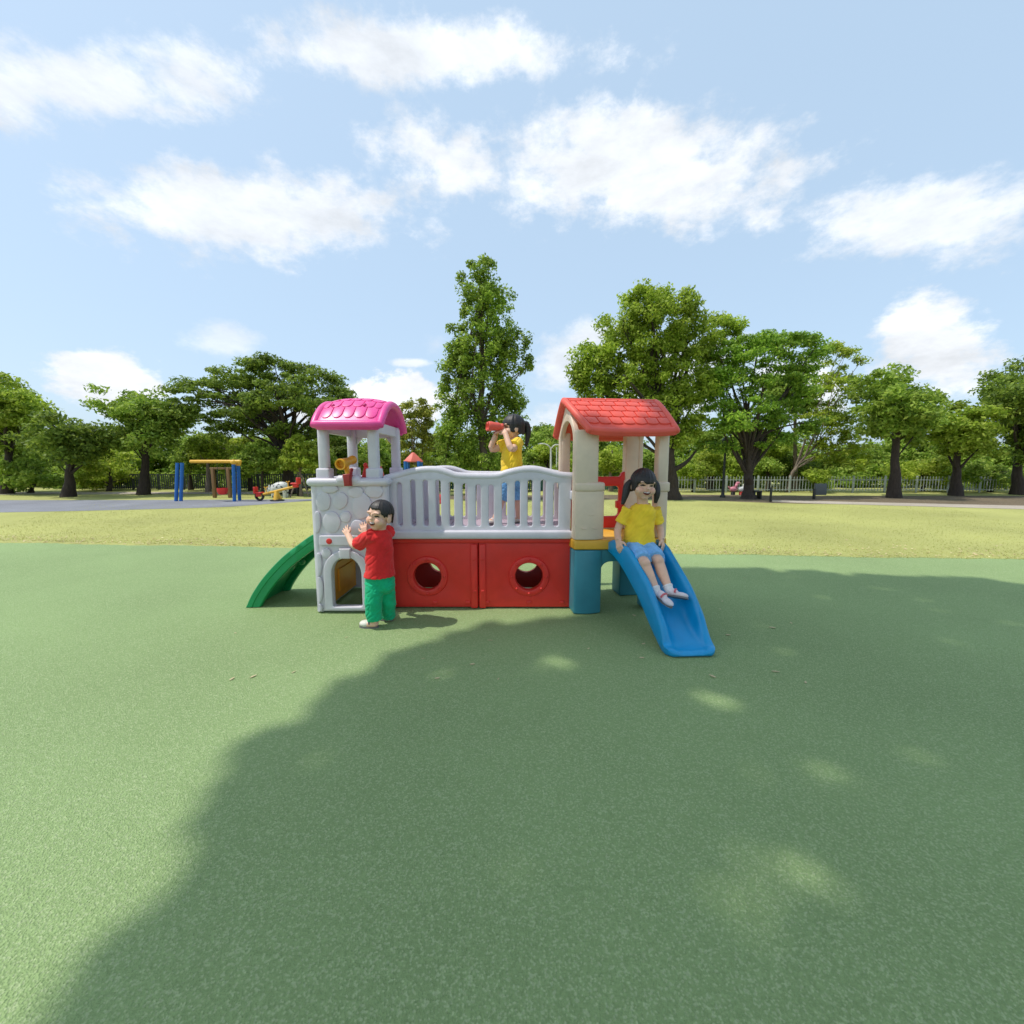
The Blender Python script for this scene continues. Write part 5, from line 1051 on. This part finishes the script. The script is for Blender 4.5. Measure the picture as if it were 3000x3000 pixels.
# ================= girl on the bridge with the binoculars
gb = thing('person', (at(1500, 1530, 3.95).x, 3.95, .705), 'girl with ponytail standing on the bridge in yellow T-shirt, looking through red binoculars', 'person')
f = Vector((-.90, -.43, 0)).normalized(); lft = Vector((-f.y, f.x, 0)); Yg = 3.95
neck = at(1505, 1286, Yg); hc = at(1502, 1254, Yg - .005); hs = 1.02; Q = frame((-.97, -.26, .02)); hip = at(1499, 1408, Yg)
sN, sF = neck + lft * .085 + Vector((0, 0, -.035)), neck - lft * .085 + Vector((0, 0, -.035))
eN, wN = at(1498, 1315, 3.76), at(1480, 1268, 3.84); eF, wF = at(1441, 1316, 3.98), at(1453, 1274, 3.955)
hF, kF, aF = at(1483, 1420, 3.93), at(1464, 1474, 3.92), at(1448, 1527, 3.92); hB, kB, aB = at(1513, 1420, 3.98), at(1517, 1474, 3.99), at(1520, 1529, 4.0)
bm_ = MB(); head(bm_, hc, Q, hs); bm_.cap(neck + Vector((0, 0, -.03)), hc + Vector((.012, 0, -.05)), .037, .040)
rings(bm_, [(hip + Vector((0, 0, -.06)), .070, .066), (hip, .088, .074), (hip.lerp(neck, .4), .080, .066), (hip.lerp(neck, .75), .080, .050), (neck + Vector((0, 0, -.035)), .072, .042), (neck, .036, .036)], f)
limb(bm_, [sN, eN, wN], [.036, .024]); limb(bm_, [sF, eF, wF], [.036, .024])
bx = [hc + Q @ (Vector((k * .034, .092, .004)) * hs) for k in (1, -1)]; bd = (Q @ Vector((0, 1, .02))).normalized()
hand(bm_, wN, (bx[0] + bd * .035 + Vector((0, 0, .025))) - wN, (-.1, 1, .1), (-1, 0, .2), 1.0, .55, .12, .5); hand(bm_, wF, (bx[1] + bd * .075 + Vector((0, -.01, -.015))) - wF, (.2, -1, .2), (1, 0, .2), 1.0, .55, .12, .5)
limb(bm_, [hF, kF], [.060, .042]); limb(bm_, [kF, kF.lerp(aF, .35) + Vector((.008, 0, 0)), aF], [.042, .027]); limb(bm_, [hB, kB], [.060, .042]); limb(bm_, [kB, kB.lerp(aB, .35) + Vector((.008, 0, 0)), aB], [.042, .027])
for a in (aF, aB): bm_.cap(Vector((a.x, a.y, .735)), Vector((a.x, a.y, .728)) + f * .07, .026, .018)
me = remesh(bm_, .0034, 4); paint_face(me, hc, Q, hs, .75, True); link('body', me, SKINS, gb)
link('hair', hair(hc, Q, hs, bang, .0108, .0034, 84), m_hair, gb)
pigtail([hc + Q @ Vector((0, -.092, .045)), at(1540, 1240, Yg + .03), at(1547, 1266, Yg + .03), at(1542, 1308, Yg + .02)], .036, gb, m_tie, 'ponytail')
sh = MB()
rings(sh, [(at(1498, 1392, Yg), .116, .098), (at(1498, 1382, Yg), .114, .096), (at(1499, 1350, Yg), .106, .090), (at(1500, 1320, Yg), .100, .082), (neck + Vector((0, 0, -.05)), .100, .070), (neck + Vector((0, 0, -.022)), .080, .058), (neck + Vector((0, 0, -.004)), .050, .048)], f)
for s_, e_ in ((sN, eN), (sF, eF)): sh.tube([s_ - (e_ - s_) * .12, s_.lerp(e_, .35), s_.lerp(e_, .62)], [.054, .055, .056], 16)
st_ = link('shirt', remesh(sh, .0045, 5, .5, .013, (6, 6, 9), 12), c_yel, gb); collar(st_, neck + Vector((0, 0, -.010)), f, .050, .048, c_yel)
so_ = MB(); rings(so_, [(hip + Vector((0, 0, -.06)), .100, .092), (hip + Vector((0, 0, .06)), .104, .088)], f)
for h_, k_ in ((hF, kF), (hB, kB)): so_.tube([h_ + (h_ - k_) * .1, h_.lerp(k_, .45), h_.lerp(k_, .80)], [.080, .076, .072], 18)
link('shorts', remesh(so_, .0045, 5, .5, .009, (11, 11, 22), 4), c_blue, gb)
for a in (aF, aB):
    sm = MB(); sm.tube([a + Vector((0, 0, .03)), Vector((a.x, a.y, .725))], [.032, .032], 14); sm.build('sock', c_sock, gb)
    b_ = Vector((a.x, a.y, .7065)); shoe(gb, b_ - f * .045, b_ + f * .105, .064, c_sand, c_sole, 'shoe', .046)
bn_ = thing('binoculars', bx[0].lerp(bx[1], .5) + bd * .07, 'red toy binoculars held to the eyes of the girl on the bridge', 'binoculars')
for q in bx:
    b = MB(); Mq = Matrix.Translation(q + bd * .006) @ bd.to_track_quat('Z', 'Y').to_matrix().to_4x4()
    b.lathe([(.020, .0), (.028, .0), (.030, .012), (.026, .022), (.030, .03), (.035, .045), (.036, .085), (.040, .10), (.041, .128), (.038, .136), (.033, .136), (.030, .125), (.020, .03), (.020, 0)], Mq, 24, False); b.lathe([(.001, .10), (.031, .10)], Mq, 24, False); b.build('barrel', m_roof, bn_)
b = MB(); m0 = bx[0].lerp(bx[1], .5) + bd * .065; b.box(m0, (.03, .05, .03), .006, bd.to_track_quat('X', 'Z').to_matrix()); b.build('bridge_hinge', m_red, bn_)
